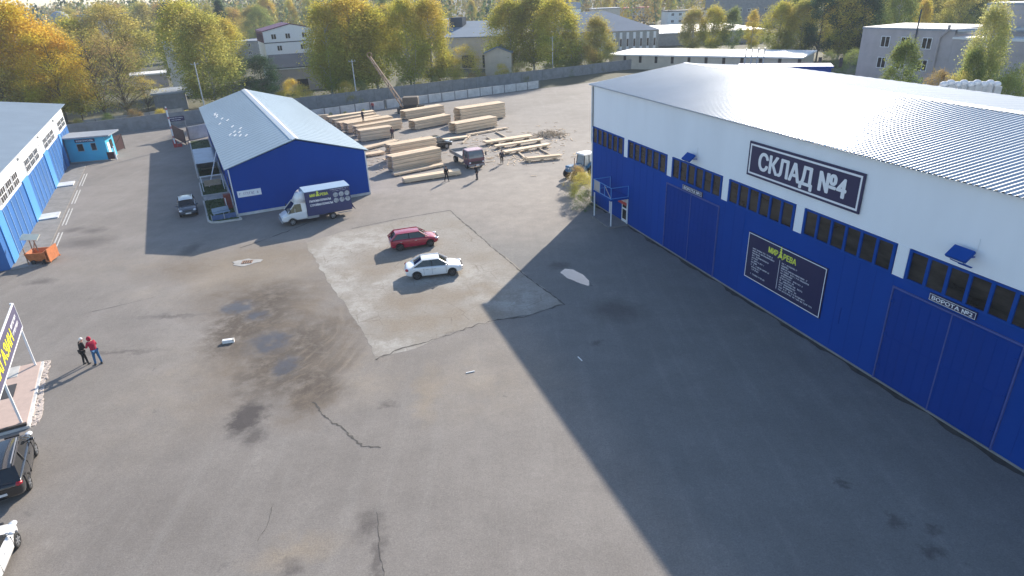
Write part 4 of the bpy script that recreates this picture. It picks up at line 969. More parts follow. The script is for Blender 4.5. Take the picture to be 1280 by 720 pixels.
pw = paint('paint_white', (.78, .79, .80)); pr_ = paint('paint_red', (.36, .012, .04)); pd_ = paint('paint_dark', (.045, .055, .075)); pk = paint('paint_black', (.010, .011, .014), .15)
darkrim = mat('dark_rim', (.12, .12, .125), .4, .6)
car(mid((511, 352), (578, 343.5), .88), heading((508, 350), (578, 342)), 'white sedan parked in front of the red hatchback on the worn concrete pad', pw, SEDAN, SED_G, (-1.35, 1.32), rimm=darkrim)
car(mid((489, 317), (551, 306), .88), heading((490, 315), (549, 306)), 'red hatchback parked behind the white sedan', pr_, HATCH, HAT_G, (-1.28, 1.32), rimm=darkrim, backlit=True)
cp = at(238, 272); car(at(237, 272)+Vector((-.435, .900, 0))*2.1, R_(-64.2), 'dark blue hatchback facing the camera in the shade beside the kerbed lawn', pd_, HATCH, HAT_G, (-1.28, 1.32), roofm=paint('paint_sky_reflection', (.16, .18, .22), .3))  # paler roof colour has the sky reflection on the dark paint put into it
sa_ = R_(118.5); fwd = Vector((cos(sa_), sin(sa_), 0)); rgt = Vector((fwd.y, -fwd.x, 0))
rw = at(40, 612)  # rear right wheel contact
car(rw-rgt*.82+fwd*1.3+Vector((-.12, .1, 0)), sa_, 'black estate car with chrome roof rails seen from behind at the left edge', pk, SUVB, SUV_G, (-1.32, 1.40), wr=.36, Wd=.92, rails=True)
sa2 = R_(110); fwd = Vector((cos(sa2), sin(sa2), 0)); rgt = Vector((fwd.y, -fwd.x, 0)); rw = at(23, 683)
car(rw-rgt*.78-fwd*1.32, sa2, 'white hatchback cut off by the frame at the lower left corner', pw, HATCH, HAT_G, (-1.28, 1.32))
car(at(544, 187)+Vector((0, .5, 0)), R_(22), 'black parked car half hidden behind the tall timber blocks', pk, SUVB, SUV_G, (-1.32, 1.40), wr=.38, Wd=.92)

# ---- box van
ta = heading((416.7, 273), (367, 282)) ; tp = (at(416.7, 273)+at(367, 282))/2
fd = Vector((cos(ta), sin(ta), 0)); lf = Vector((-fd.y, fd.x, 0))    # near side is left of travel
tv = empty('box_truck', tp - lf*.9, ta, 'white cab box truck with navy printed box parked along the blue shed', 'truck')
WB = (at(416.7, 273)-at(367, 282)).length; xf = WB/2; xr = -WB/2
# cab (local x forward, y left = towards camera)
mb = MB()
def secs(mb, st, cl=True):
    vs = []; fs = []; K = None
    for (x, pts) in st:
        ring = pts+[(-p[0], p[1]) for p in pts[::-1] if p[0] > 1e-6]; K = len(ring); vs += [(x, p[0], p[1]) for p in ring]
    for i in range(len(st)-1):
        for k in range(K): fs.append((i*K+k, (i+1)*K+k, (i+1)*K+(k+1) % K, i*K+(k+1) % K))
    fs.append(tuple(range(K))); fs.append(tuple((len(st)-1)*K+k for k in range(K))[::-1]); mb.raw(vs, fs)
def cs(zb, zs, zt, w): return [(w*.92, zb), (w, zb+.15), (w, zs-.1), (w*.93, zs), (w*.55, zt), (.01, zt+.01)]
secs(mb, [(xf-1.45, cs(.45, 1.28, 1.32, .97)), (xf-.1, cs(.45, 1.25, 1.32, .98)), (xf+.28, cs(.42, 1.12, 1.25, .95)), (xf+.68, cs(.40, .98, 1.08, .88)), (xf+.92, cs(.42, .78, .84, .78))])
ob = mb.build('b', pw); bm = bmesh.new(); bm.from_mesh(ob.data); bmesh.ops.recalc_face_normals(bm, faces=bm.faces); bm.to_mesh(ob.data); bm.free()
bv = ob.modifiers.new('bv', 'BEVEL'); bv.width = .06; bv.segments = 2
cut = MB()
for s_ in (-1, 1): cut.tube([(xf, s_*.62, .36), (xf, s_*1.3, .36)], .44, 20)
cm = cut.build('cut', M['dark']); b_ = ob.modifiers.new('bo', 'BOOLEAN'); b_.object = cm; b_.solver = 'EXACT'
m2 = evaluated(ob); kill(ob); kill(cm); m2.materials.clear(); m2.materials.append(pw); m2.polygons.foreach_set('material_index', [0]*len(m2.polygons))
cabb = bpy.data.objects.new('cab', m2); COL.objects.link(cabb); cabb.parent = tv
mb = MB(); mb.raw([(xf-1.45, -.95, 1.25), (xf+.35, -.92, 1.2), (xf+.35, .92, 1.2), (xf-1.45, .95, 1.25), (xf-1.45, -.82, 2.02), (xf-.42, -.80, 2.02), (xf-.42, .80, 2.02), (xf-1.45, .82, 2.02)], [(0,1,5,4),(1,2,6,5),(2,3,7,6),(3,0,4,7),(4,5,6,7)]); mb.build('windows', M['glass_c'], tv)
mb = MB()
for s_ in (-1, 1):
    mb.bar((xf+.36, s_*.93, 1.2), (xf-.42, s_*.81, 2.03), .07); mb.bar((xf-.42, s_*.82, 2.03), (xf-1.45, s_*.83, 2.03), .08)
    mb.raw([(xf-1.45, s_*.965, 1.2), (xf-1.0, s_*.965, 1.2), (xf-1.0, s_*.835, 2.03), (xf-1.45, s_*.835, 2.03), (xf-1.45, s_*.95, 1.2), (xf-1.0, s_*.95, 1.2), (xf-1.0, s_*.82, 2.03), (xf-1.45, s_*.82, 2.03)], [(0,1,2,3),(4,7,6,5),(0,3,7,4),(1,5,6,2),(0,4,5,1),(3,2,6,7)])
    mb.bar((xf-.35, s_*.93, 1.22), (xf-.4, s_*.90, 1.6), .03)
mb.box(xf-1.45, xf-.40, -.81, .81, 2.03, 2.09); mb.build('cab_frame', pw, tv)
mb = MB()   # wind deflector
dv = [(xf-1.45, -.98, 2.05), (xf-.45, -.72, 2.10), (xf-.30, 0, 2.12), (xf-.45, .72, 2.10), (xf-1.45, .98, 2.05), (xf-1.45, -.98, 3.0), (xf-.95, -.62, 2.85), (xf-.75, 0, 2.86), (xf-.95, .62, 2.85), (xf-1.45, .98, 3.0)]
mb.sm = True; mb.raw(dv, [(0,1,6,5),(1,2,7,6),(2,3,8,7),(3,4,9,8),(5,6,7,8,9),(4,0,5,9),(4,3,2,1,0)]); mb.build('wind_deflector', pw, tv)
bx0, bx1 = xr-1.95, xf-1.46
mb = MB(); mb.box(bx0, bx1, -1.08, 1.08, .68, 3.05); mb.build('cargo_box', M['navy_t'], tv)
mb = MB(); mb.raw([(bx0-.02, -1.1, 3.053), (bx1+.02, -1.1, 3.053), (bx1+.02, 0, 3.09), (bx1+.02, 1.1, 3.053), (bx0-.02, 1.1, 3.053), (bx0-.02, 0, 3.09), (bx0-.02, -1.1, 3.0), (bx1+.02, -1.1, 3.0), (bx1+.02, 1.1, 3.0), (bx0-.02, 1.1, 3.0)],
    [(0,1,2,5),(5,2,3,4),(0,6,7,1),(3,8,9,4),(1,7,8,3,2),(0,5,4,9,6),(6,9,8,7)]); mb.build('box_roof', mat('box_roof_blue', (.30, .42, .56), .5, var=.06), tv)
# lettering reads front (+x) to back when seen from the left side: local text x axis = -x
TT = Matrix(((-1, 0, 0, bx1), (0, -1, 0, 1.083), (0, 0, 1, 0), (0, 0, 0, 1)))
BLn2 = bx1-bx0
mb = MB(); text_into(mb, 'МИР', .45, 2.50, .26, .52, 0, .03, mtx=TT); text_into(mb, 'РЕВА', 1.42, 2.50, .26, .75, 0, .03, mtx=TT)
o = MB()
for poly in ([(-.20, 0), (.20, 0), (.05, .30), (-.05, .30)], [(-.13, .28), (.13, .28), (0, .62)]):
    o.prism([(1.19+p[0], 2.50+p[1]) for p in poly], -.012, -.002, TT @ Matrix(((1, 0, 0, 0), (0, 0, 1, 0), (0, 1, 0, 0), (0, 0, 0, 1))))
o.build('tree_emblem', M['yellow_t'], tv)
mb.build('yellow_lettering', M['yellow_t'], tv)
mb = MB(); text_into(mb, 'ПИЛОМАТЕРИАЛЫ', .35, 1.98, .20, 2.0, 0, .03, mtx=TT); text_into(mb, 'СТРОЙМАТЕРИАЛЫ', .35, 1.58, .20, 2.15, 0, .03, mtx=TT)
ticks(mb, 2.4, 2.86, 1.7, .07, 0, random.Random(3), TT); ticks(mb, 2.6, 2.72, 1.3, .05, 0, random.Random(6), TT); mb.build('white_lettering', M['white_t'], tv)
mb = MB()
for i in range(3):
    for j in range(2):
        cx_, cz_ = 2.85+i*.56, 2.35-j*.55; mb.prism([(cx_+.24*cos(a), cz_+.24*sin(a)) for a in [k*pi/10 for k in range(20)]], -.008, -.002, TT @ Matrix(((1, 0, 0, 0), (0, 0, 1, 0), (0, 1, 0, 0), (0, 0, 0, 1))))
mb.build('round_picture', mat('grey_picture', (.38, .42, .46), .6, var=.5, scale=4), tv)
mb = MB(); mb.box(bx0, xf+.1, -.4, .4, .45, .67); mb.build('chassis', M['black_plastic'], tv)
mb = MB(); mb.box(bx0+.1, bx0+1.4, .95, 1.0, .45, .52); mb.box(-.6, .5, .6, .98, .42, .75); mb.build('side_guard', M['steel'], tv)
mb = MB(); mb.raw([(bx0, .9, 1.3), (bx0-.35, .95, .55), (bx0-.32, 1.05, .55), (bx0, 1.06, 1.3), (bx0, .9, .9), (bx0, 1.06, .9)], [(0,1,2,3),(0,4,1),(3,2,5),(1,4,5,2)]); mb.build('tail_flap', M['navy'], tv)
mb = MB(); mb.box(xf+.86, xf+1.0, -.85, .85, .32, .6); mb.build('bumper', M['steel'], tv, bevel=.03)
for s_ in (-1, 1):
    mb = MB(); mb.ball((xf+.84, s_*.66, .82), (.1, .16, .12)); mb.build('headlight', M['lamp_clear'], tv)
    mb = MB(); mb.box(xf+.05, xf+.15, s_*1.12-.08, s_*1.12+.08, 1.3, 1.65); mb.bar((xf+.1, s_*.93, 1.3), (xf+.1, s_*1.1, 1.4), .03); mb.build('wing_mirror', M['black_plastic'], tv)
    wheel(tv, xf, s_*.86, .34, .34, .2, M['rim'], s_); wheel(tv, xr, s_*.97, .34, .34, .3, M['rim'], s_)

# ---- flatbed truck (maroon cab)
fa = heading((563, 202), (584, 214)); fpos = at(596, 211)
ft = empty('flatbed_truck', fpos, fa, 'flatbed truck with a maroon cab and empty grey bed beside the timber blocks', 'truck')
mar = paint('paint_maroon', (.13, .045, .07), .4)
mb = MB(); mb.raw([(-1.6, -1.05, .5), (.0, -1.05, .45), (.0, 1.05, .45), (-1.6, 1.05, .5), (-1.6, -1.08, 1.45), (.12, -1.08, 1.35), (.12, 1.08, 1.35), (-1.6, 1.08, 1.45)], [(0,3,2,1),(0,1,5,4),(1,2,6,5),(2,3,7,6),(3,0,4,7),(4,5,6,7)]); mb.build('cab', mar, ft, bevel=.06)
mb = MB(); mb.raw([(-1.5, -1.0, 1.44), (.08, -1.0, 1.36), (.08, 1.0, 1.36), (-1.5, 1.0, 1.44), (-1.5, -.92, 2.15), (-.22, -.92, 2.15), (-.22, .92, 2.15), (-1.5, .92, 2.15)], [(0,1,5,4),(1,2,6,5),(2,3,7,6),(3,0,4,7),(4,5,6,7)]); mb.build('windows', mat('truck_glass', (.12, .16, .19), .08, 0, .8, .3, .8), ft)
mb = MB(); mb.box(-1.62, -.15, -1.0, 1.0, 2.15, 2.27); mb.build('cab_roof', mat('faded_pink', (.52, .38, .42), .5), ft, bevel=.05)
for s_ in (-1, 1):
    mb = MB(); mb.bar((.1, s_*1.0, 1.38), (-.2, s_*.93, 2.16), .08); mb.bar((-.75, s_*1.01, 1.42), (-.75, s_*.94, 2.16), .09); mb.bar((-1.55, s_*1.02, 1.42), (-1.55, s_*.94, 2.16), .12); mb.build('cab_pillar', mar, ft)
mb = MB(); mb.box(-6.2, -1.75, -1.12, 1.12, .95, 1.05); mb.build('bed', mat('bed_wood', (.42, .40, .38), .8, var=.15, scale=2, streak=(.3, 3, 1)), ft)
mb = MB()
for s_ in (-1, 1): mb.box(-6.2, -1.78, s_*1.12-.03, s_*1.12+.03, 1.053, 1.4)
mb.box(-6.23, -6.17, -1.08, 1.08, 1.053, 1.4); mb.box(-1.80, -1.74, -1.08, 1.08, 1.053, 1.6); mb.build('bed_side', M['concrete_d'], ft)
mb = MB()
for y in (-1.0, -.5, 0, .5, 1.0): mb.bar((-1.77, y, 1.6), (-1.77, y, 2.2), .05)
mb.bar((-1.77, -1.0, 2.2), (-1.77, 1.0, 2.2), .05); mb.build('headboard_rail', M['steel'], ft)
mb = MB(); mb.box(-6.1, -.3, -.4, .4, .6, .93); mb.box(-3.4, -2.4, .6, 1.0, .5, .9); mb.build('chassis', M['black_plastic'], ft)
mb = MB(); mb.box(.0, .16, -1.05, 1.05, .35, .62); mb.build('bumper', mat('grey_bumper', (.2, .19, .2), .6), ft, bevel=.03)
mb = MB(); mb.box(.10, .14, -.7, .7, .72, .95); mb.build('grille', M['black_plastic'], ft)
mb = MB(); mb.box(.165, .18, -.26, .26, .42, .54); mb.build('number_plate', M['plate'], ft)
for s_ in (-1, 1):
    mb = MB(); mb.ball((.1, s_*.85, .83), (.06, .13, .1)); mb.build('headlight', M['lamp_clear'], ft)
    mb = MB(); mb.box(-.05, .03, s_*1.3-.08, s_*1.3+.08, 1.5, 1.95); mb.bar((-.0, s_*1.02, 1.7), (0, s_*1.3, 1.75), .03); mb.build('wing_mirror', M['black_plastic'], ft)
    wheel(ft, -.85, s_*.93, .42, .42, .24, M['rim'], s_); wheel(ft, -4.7, s_*.88, .42, .42, .4, M['rim'], s_)

# ---- tractor
tpos = at(729, 220)
tr = empty('tractor', tpos, R_(212), 'blue tractor with a white cab roof parked behind the warehouse corner', 'tractor')
mb = MB(); mb.box(.4, 2.3, -.38, .38, .85, 1.55); mb.build('bonnet', M['tractor_blue'], tr, bevel=.08)
mb = MB(); mb.box(-1.1, .5, -.7, .7, .7, 1.35); 
for s_ in (-1, 1):
    for k in range(6):
        a0 = pi*(.15+.7*k/6); a1 = pi*(.15+.7*(k+1)/6); mb.bar((-.7+.95*cos(a0), s_*.95, .75+.95*sin(a0)), (-.7+.95*cos(a1), s_*.95, .75+.95*sin(a1)), .4, .05)
mb.build('fender', M['tractor_blue'], tr)
mb = MB(); mb.raw([(-1.0, -.68, 1.35), (.45, -.68, 1.35), (.45, .68, 1.35), (-1.0, .68, 1.35), (-.95, -.6, 2.5), (.3, -.6, 2.5), (.3, .6, 2.5), (-.95, .6, 2.5)], [(0,1,5,4),(1,2,6,5),(2,3,7,6),(3,0,4,7)]); mb.build('windows', mat('cab_glass', (.3, .34, .36), .1, 0, .8, .4, 1), tr)
for s_ in (-1, 1):
    for (x0, x1) in ((.45, .3), (-.3, -.3), (-1.0, -.95)): MB().bar((x0, s_*.7, 1.33), (x1, s_*.62, 2.52), .08).build('cab_pillar', M['black_plastic'], tr)
mb = MB(); mb.box(-1.15, .5, -.75, .75, 2.5, 2.68); mb.build('cab_roof', M['white'], tr, bevel=.06)
mb = MB(); mb.tube([(1.5, .3, 1.5), (1.5, .3, 2.4)], .05, 8); mb.build('exhaust', M['rust'], tr)
for s_ in (-1, 1): wheel(tr, -.7, s_*.95, .78, .78, .4, M['tractor_blue'], s_); wheel(tr, 1.75, s_*.75, .5, .5, .28, M['tractor_blue'], s_)
mb = MB(); mb.ball((2.3, .2, 1.3), (.05, .1, .1)); mb.ball((2.3, -.2, 1.3), (.05, .1, .1)); mb.build('headlight', M['lamp_clear'], tr)
#==PEOPLE==
def skinned(name, pts, edges, rad, root, m, parent, sub=1):
    me = bpy.data.meshes.new(name); me.from_pydata([Vector(p) for p in pts], edges, []); ob = bpy.data.objects.new(name, me); COL.objects.link(ob)
    ob.modifiers.new('s', 'SKIN'); s = ob.modifiers.new('u', 'SUBSURF'); s.levels = sub
    sv = me.skin_vertices[0].data
    for i, r in enumerate(rad):
        sv[i].radius = (r, r) if not isinstance(r, tuple) else r
        sv[i].use_root = (i == root)
    m2 = evaluated(ob); kill(ob); m2.materials.clear(); m2.materials.append(m)
    n = len(m2.polygons); m2.polygons.foreach_set('material_index', [0]*n); m2.polygons.foreach_set('use_smooth', [True]*n)
    o = bpy.data.objects.new(name, m2); COL.objects.link(o); o.parent = parent; return o
def person(pos, rz, label, jac, tro, hair, hair_name='hair', lean=0.0, arms=None, legs=None, shoe=None, hood=False, s=1.0, bulk=1.0, grp=None):
    e = empty('person', pos, rz, label, 'person', grp); e.scale = (s, s, s)
    L = lean
    P = dict(pel=(0, 0, .95), wai=(0, .02+L*.2, 1.12), che=(0, .03+L*.6, 1.34), nek=(0, .03+L*.9, 1.49), hed=(0, .06+L*1.2, 1.58), top=(0, .06+L*1.25, 1.72))
    for sd_, k in ((-1, 'l'), (1, 'r')):
        P['sh'+k] = (sd_*.19, .02+L*.8, 1.42)
        a = (arms or {}).get(k, ((sd_*.25, .02+L*.7, 1.14), (sd_*.26, .10+L*.7, .90)))
        P['el'+k], P['wr'+k] = a
        lg = (legs or {}).get(k, ((sd_*.11, .02, .50), (sd_*.12, -.02, .08)))
        P['hp'+k] = (sd_*.10, 0, .90); P['kn'+k], P['an'+k] = lg
    names = list(P); idx = {n: i for i, n in enumerate(names)}
    R = dict(pel=(.15*bulk, .11*bulk), wai=(.13*bulk, .10*bulk), che=(.155*bulk, .11*bulk), nek=.055, hed=(.075, .09), top=(.055, .07), shl=.06, shr=.06, ell=.043, elr=.043, wrl=.028, wrr=.028, hpl=.088, hpr=.088, knl=.06, knr=.06, anl=.042, anr=.042)
    E = [('pel', 'wai'), ('wai', 'che'), ('che', 'nek'), ('nek', 'hed'), ('hed', 'top')]
    for k in 'lr': E += [('che', 'sh'+k), ('sh'+k, 'el'+k), ('el'+k, 'wr'+k), ('pel', 'hp'+k), ('hp'+k, 'kn'+k), ('kn'+k, 'an'+k)]
    body = skinned('body', [P[n] for n in names], [(idx[a], idx[b]) for a, b in E], [R[n] for n in names], 0, M['skin'], e)
    # nose, ears, hands joined into the same figure mesh
    mb = MB(); mb.mesh(body.data); mb.smf = [True]*len(mb.f)
    hx, hy, hz = P['hed']; mb.ball((0, hy+.10, hz+.05), (.014, .022, .02), 6, 4)
    for s_ in (-1, 1): mb.ball((s_*.082, hy, hz+.05), (.012, .022, .032), 6, 4); mb.ball((s_*.032, hy+.088, hz+.075), (.013, .01, .009), 6, 4)
    for k, s_ in (('l', -1), ('r', 1)):
        wv_ = Vector(P['wr'+k]); d = (wv_-Vector(P['el'+k])).normalized(); pa = wv_+d*.07
        mb.tube([wv_, wv_+d*.03, pa, pa+d*.02], [.026, .036, .038, .028], 8)
        side = d.cross(Vector((0, 1, 0.3))).normalized(); fwd_ = side.cross(d)
        for q, l in enumerate((.065, .075, .07, .055)):
            b0 = pa+fwd_*(q-1.5)*.019; mb.tube([b0, b0+d*l*.5+side*.004, b0+d*l*.95+side*.022*-s_], [.0095, .009, .007], 5)
        t0 = wv_+d*.035+fwd_*.032; mb.tube([t0, t0+fwd_*.028+d*.025, t0+fwd_*.036+d*.055], [.011, .010, .008], 5)
    old = body.data; nm = mb.build('body', M['skin'], e); bpy.data.objects.remove(body)
    # clothing
    cn = ['wai0', 'wai', 'che', 'nek0', 'shl', 'ell', 'wrl', 'shr', 'elr', 'wrr']
    Q = dict(P); Q['wai0'] = (0, L*.05, .84 if bulk > 1.05 else .92); Q['nek0'] = (0, .03+L*.85, 1.47)
    for k in 'lr': a_ = Vector(P['el'+k]); b_ = Vector(P['wr'+k]); Q['wr'+k] = a_+(b_-a_)*.93
    rr = dict(wai0=(.185*bulk, .145*bulk), wai=(.165*bulk, .135*bulk), che=(.185*bulk, .145*bulk), nek0=.075, shl=.085, ell=.062, wrl=.045, shr=.085, elr=.062, wrr=.045)
    ed = [('wai', 'wai0'), ('wai', 'che'), ('che', 'nek0'), ('che', 'shl'), ('shl', 'ell'), ('ell', 'wrl'), ('che', 'shr'), ('shr', 'elr'), ('elr', 'wrr')]
    skinned('jacket', [Q[n] for n in cn], [(cn.index(a), cn.index(b)) for a, b in ed], [rr[n] for n in cn], cn.index('che'), jac, e)
    tn = ['pel', 'hpl', 'knl', 'anl', 'hpr', 'knr', 'anr']; tr_ = dict(pel=(.155, .125), hpl=.105, knl=.076, anl=.060, hpr=.105, knr=.076, anr=.060)
    ed = [('pel', 'hpl'), ('hpl', 'knl'), ('knl', 'anl'), ('pel', 'hpr'), ('hpr', 'knr'), ('knr', 'anr')]
    skinned('trousers', [P[n] for n in tn], [(tn.index(a), tn.index(b)) for a, b in ed], [tr_[n] for n in tn], 0, tro, e)
    for k in 'lr':
        a = Vector(P['an'+k]); mb = MB(); mb.sm = True; mb.ball((a.x, a.y+.06, a.z-.035), (.05, .135, .045), 10, 6); mb.build('shoe', shoe or M['black_plastic'], e)
    mb = MB(); mb.sm = True
    if hood: mb.ball((0, hy-.03, hz+.035), (.125, .125, .155), 12, 8)
    else: mb.ball((0, hy-.018, hz+.10), (.094, .108, .085), 12, 8)
    mb.build(hair_name, hair, e); return e
blk = cloth('black_cloth', (.012, .012, .014)); drk = cloth('dark_cloth', (.03, .03, .045)); redc = cloth('crimson_cloth', (.36, .012, .045)); jean = cloth('blue_jeans', (.04, .13, .28)); whc = cloth('white_knit', (.75, .75, .73)); brn = cloth('brown_hair', (.06, .035, .02)); grc = cloth('grey_cloth', (.08, .085, .09)); rdc = cloth('red_cloth', (.30, .05, .05))
pc1 = at(108, 455.5); pc2 = at(124, 455)
person(pc1, R_(-35), 'person in black with white hat standing close to the one in crimson jacket', blk, blk, whc, 'hat', .10, arms={'r': ((.26, .12, 1.16), (.12, .36, 1.13)), 'l': ((-.25, .05, 1.15), (-.22, .22, 1.0))}, legs={'l': ((-.11, .0, .50), (-.14, -.06, .08)), 'r': ((.11, .06, .50), (.12, .08, .08))}, s=1.0)
person(pc2, R_(58), 'person in a hooded crimson jacket and blue jeans holding white papers', redc, jean, redc, 'hood', .16, arms={'l': ((-.27, .18, 1.16), (-.12, .46, 1.12)), 'r': ((.27, .16, 1.16), (.12, .46, 1.10))}, legs={'l': ((-.12, .06, .50), (-.15, .04, .08)), 'r': ((.12, -.02, .50), (.14, -.10, .08))}, hood=True, bulk=1.12, s=1.04)
v = pc2+Vector((-.42, .28, 1.19)); e = MB().box(-.15, .15, -.11, .11, 0, .012).build('paper_sheet', M['white'], None, loc=v, rot=.5); e.rotation_euler = (.5, .1, .6); tag(e, 'white paper held between the two people standing in the yard', 'paper')
person(at(456, 164)+Vector((0, 0, 1.55)), R_(150), 'man in dark clothes standing on top of the far timber rows with one arm out', drk, drk, brn, arms={'l': ((-.40, .15, 1.35), (-.62, .25, 1.25))})
person(at(491, 173.5), R_(200), 'man in dark maroon clothes standing before the tall far timber row', cloth('maroon_cloth', (.07, .025, .035)), drk, brn, bulk=1.08)
person(at(466.5, 139), R_(180), 'worker in a red top standing by the whitewashed fence', rdc, cloth('navy_cloth', (.02, .03, .08)), brn)
person(at(558.5, 226.5), R_(215), 'person in black walking past the front beam pile', blk, blk, brn, legs={'l': ((-.12, .10, .50), (-.15, .16, .08)), 'r': ((.11, -.04, .50), (.13, -.22, .08))})
person(at(596.5, 224.5), R_(120), 'person in black standing before the cab of the flatbed truck', blk, drk, blk, 'cap', .04, arms={'r': ((.34, .12, 1.16), (.14, .30, 1.25))})
person(at(627.5, 205), R_(190), 'person in dark blue standing beside the flat plank stacks', drk, blk, blk, 'cap')
# man on top of rows: lift to the stack top
#==TREES==
def leaf_mat(name):
    m = bpy.data.materials.new(name); m.use_nodes = True; t = m.node_tree; N = t.nodes; L = t.links
    for n in list(N): N.remove(n)
    out = N.new('ShaderNodeOutputMaterial'); df = N.new('ShaderNodeBsdfDiffuse'); tl = N.new('ShaderNodeBsdfTranslucent'); mx = N.new('ShaderNodeMixShader'); mx.inputs[0].default_value = .5
    oi = N.new('ShaderNodeObjectInfo'); g = N.new('ShaderNodeNewGeometry'); tc = N.new('ShaderNodeTexCoord')
    no = N.new('ShaderNodeTexNoise'); no.inputs['Scale'].default_value = .28; no.inputs['Detail'].default_value = 3; L.new(tc.outputs['Object'], no.inputs[0])
    hs = N.new('ShaderNodeHueSaturation')
    def mr(v, a, b, c, d):
        k = N.new('ShaderNodeMapRange'); k.inputs[1].default_value = a; k.inputs[2].default_value = b; k.inputs[3].default_value = c; k.inputs[4].default_value = d; L.new(v, k.inputs[0]); return k.outputs[0]
    ad = N.new('ShaderNodeMath'); ad.operation = 'ADD'; L.new(mr(no.outputs[0], 0.35, .65, -.018, .018), ad.inputs[0]); L.new(mr(g.outputs['Random Per Island'], 0, 1, .492, .508), ad.inputs[1]); L.new(ad.outputs[0], hs.inputs['Hue'])
    L.new(mr(g.outputs['Random Per Island'], 0, 1, .72, 1.28), hs.inputs['Value']); hs.inputs['Saturation'].default_value = 1
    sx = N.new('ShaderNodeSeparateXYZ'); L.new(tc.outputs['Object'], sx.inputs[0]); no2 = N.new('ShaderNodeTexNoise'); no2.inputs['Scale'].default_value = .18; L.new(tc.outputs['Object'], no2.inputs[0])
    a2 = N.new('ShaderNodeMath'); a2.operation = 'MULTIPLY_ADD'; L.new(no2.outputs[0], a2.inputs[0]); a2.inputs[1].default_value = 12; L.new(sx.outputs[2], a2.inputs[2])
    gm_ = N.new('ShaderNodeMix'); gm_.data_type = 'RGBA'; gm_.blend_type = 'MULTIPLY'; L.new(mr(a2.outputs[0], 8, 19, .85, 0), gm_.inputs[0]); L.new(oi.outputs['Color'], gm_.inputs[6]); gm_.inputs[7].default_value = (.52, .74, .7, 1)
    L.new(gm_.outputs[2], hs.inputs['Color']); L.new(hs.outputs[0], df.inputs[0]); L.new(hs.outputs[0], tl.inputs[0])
    L.new(df.outputs[0], mx.inputs[1]); L.new(tl.outputs[0], mx.inputs[2]); L.new(mx.outputs[0], out.inputs[0]); return m
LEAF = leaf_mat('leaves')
def crown_mesh(kind, seed, h=18.0, nleaf=9000, ls=.34):
    """leaf clumps through the volume of the crown, hung on real limbs"""
    r = random.Random(seed); tw = MB(); lv = MB()
    def env(t):
        if kind == 'birch': return (max(0, sin(pi*min(1, t**.8)))**.65)*.21*h if t < 1 else 0
        if kind == 'round': return (max(0, sin(pi*t**.75))**.55)*.30*h
        if kind == 'slim': return (max(0, sin(pi*t**.7))**.7)*.13*h
        if kind == 'conifer': return (1-t)**.85*.22*h+.1
        if kind == 'sparse': return (max(0, sin(pi*t**.7))**.55)*.34*h
        if kind == 'bush': return (max(0, cos(pi/2*t))**.5)*.62*h
    z0 = {'birch': .13, 'round': .18, 'slim': .12, 'conifer': .05, 'sparse': .12, 'bush': .02}[kind]*h
    lean = (r.uniform(-.4, .4), r.uniform(-.4, .4))
    if kind != 'bush':
        pts = [(lean[0]*sin(t*2), lean[1]*sin(t*2.3), h*.93*t) for t in [k/9 for k in range(10)]]
        tw.tube(pts, [max(.02, .20*h/16*(1-k/10.0)**.8) for k in range(10)], 8)
        if kind == 'birch' and r.random() < .6: tw.tube([(.3, .1, 0), (1.0, .5, h*.3), (1.6, .8, h*.75)], [.14, .11, .03], 7)
    clumps = []; nc = {'birch': 150, 'round': 130, 'slim': 80, 'conifer': 120, 'sparse': 110, 'bush': 60}[kind]
    lobes = [(r.uniform(0, 2*pi), r.uniform(.05, .9), r.uniform(.72, 1.22)) for _ in range(9)]
    for _ in range(nc):
        t = r.random()**.85; a = r.uniform(0, 2*pi)
        f = 1.0
        for (la, lt, lf) in lobes:
            dd_ = (1-cos(a-la))/2+((t-lt)*1.8)**2; f += (lf-1)*math.exp(-dd_*7)*1.5
        rad = env(t)*f*(r.uniform(.35, 1)**.5); c = Vector((cos(a)*rad+lean[0], sin(a)*rad+lean[1], z0+(h-z0)*t)); clumps.append((c, t, rad))
        if kind in ('birch', 'round', 'sparse') and r.random() < (.8 if kind == 'sparse' else .4):
            b0 = Vector((lean[0]*.6, lean[1]*.6, max(z0*.7, c.z-rad*r.uniform(.7, 1.3)))); mid_ = (b0+c)/2+Vector((0, 0, rad*.12)); tw.tube([b0, mid_, c], [.07, .045, .015], 5, False)
    per = nleaf//nc
    for (c, t, rad) in clumps:
        sg = {'birch': .62, 'round': .7, 'slim': .45, 'conifer': .45, 'sparse': .75, 'bush': 1.5}[kind]*h/18*r.uniform(.7, 1.3)
        sz = sg*(1.5 if kind in ('birch', 'slim') else .8)
        for _ in range(int(per*r.uniform(.5, 1.5))):
            p = c+Vector((r.gauss(0, sg), r.gauss(0, sg), r.gauss(-.2*sz, sz))); q = ls*r.uniform(.55, 1.35)
            if p.z < .1: continue
            n = Vector((r.gauss(0, 1), r.gauss(0, 1), r.gauss(0, .8))).normalized(); x = n.orthogonal().normalized(); y = n.cross(x); b = r.uniform(0, 6.28); x, y = x*cos(b)+y*sin(b), y*cos(b)-x*sin(b)
            lv.face(p-x*q*.5, p+y*q*.32, p+x*q*.5, p-y*q*.32)
    return tw, lv
KIND = {}
def proto(kind, seed, h, n, ls): 
    tw, lv = crown_mesh(kind, seed, h, n, ls)
    bark = M['birch_bark'] if kind in ('birch', 'slim') else M['bark']
    t = tw.build('trunk', bark) if tw.v else None; l = lv.build('crown', LEAF); td = t.data if t else None; ld = l.data
    if t: bpy.data.objects.remove(t)
    bpy.data.objects.remove(l); return (td, ld, h)
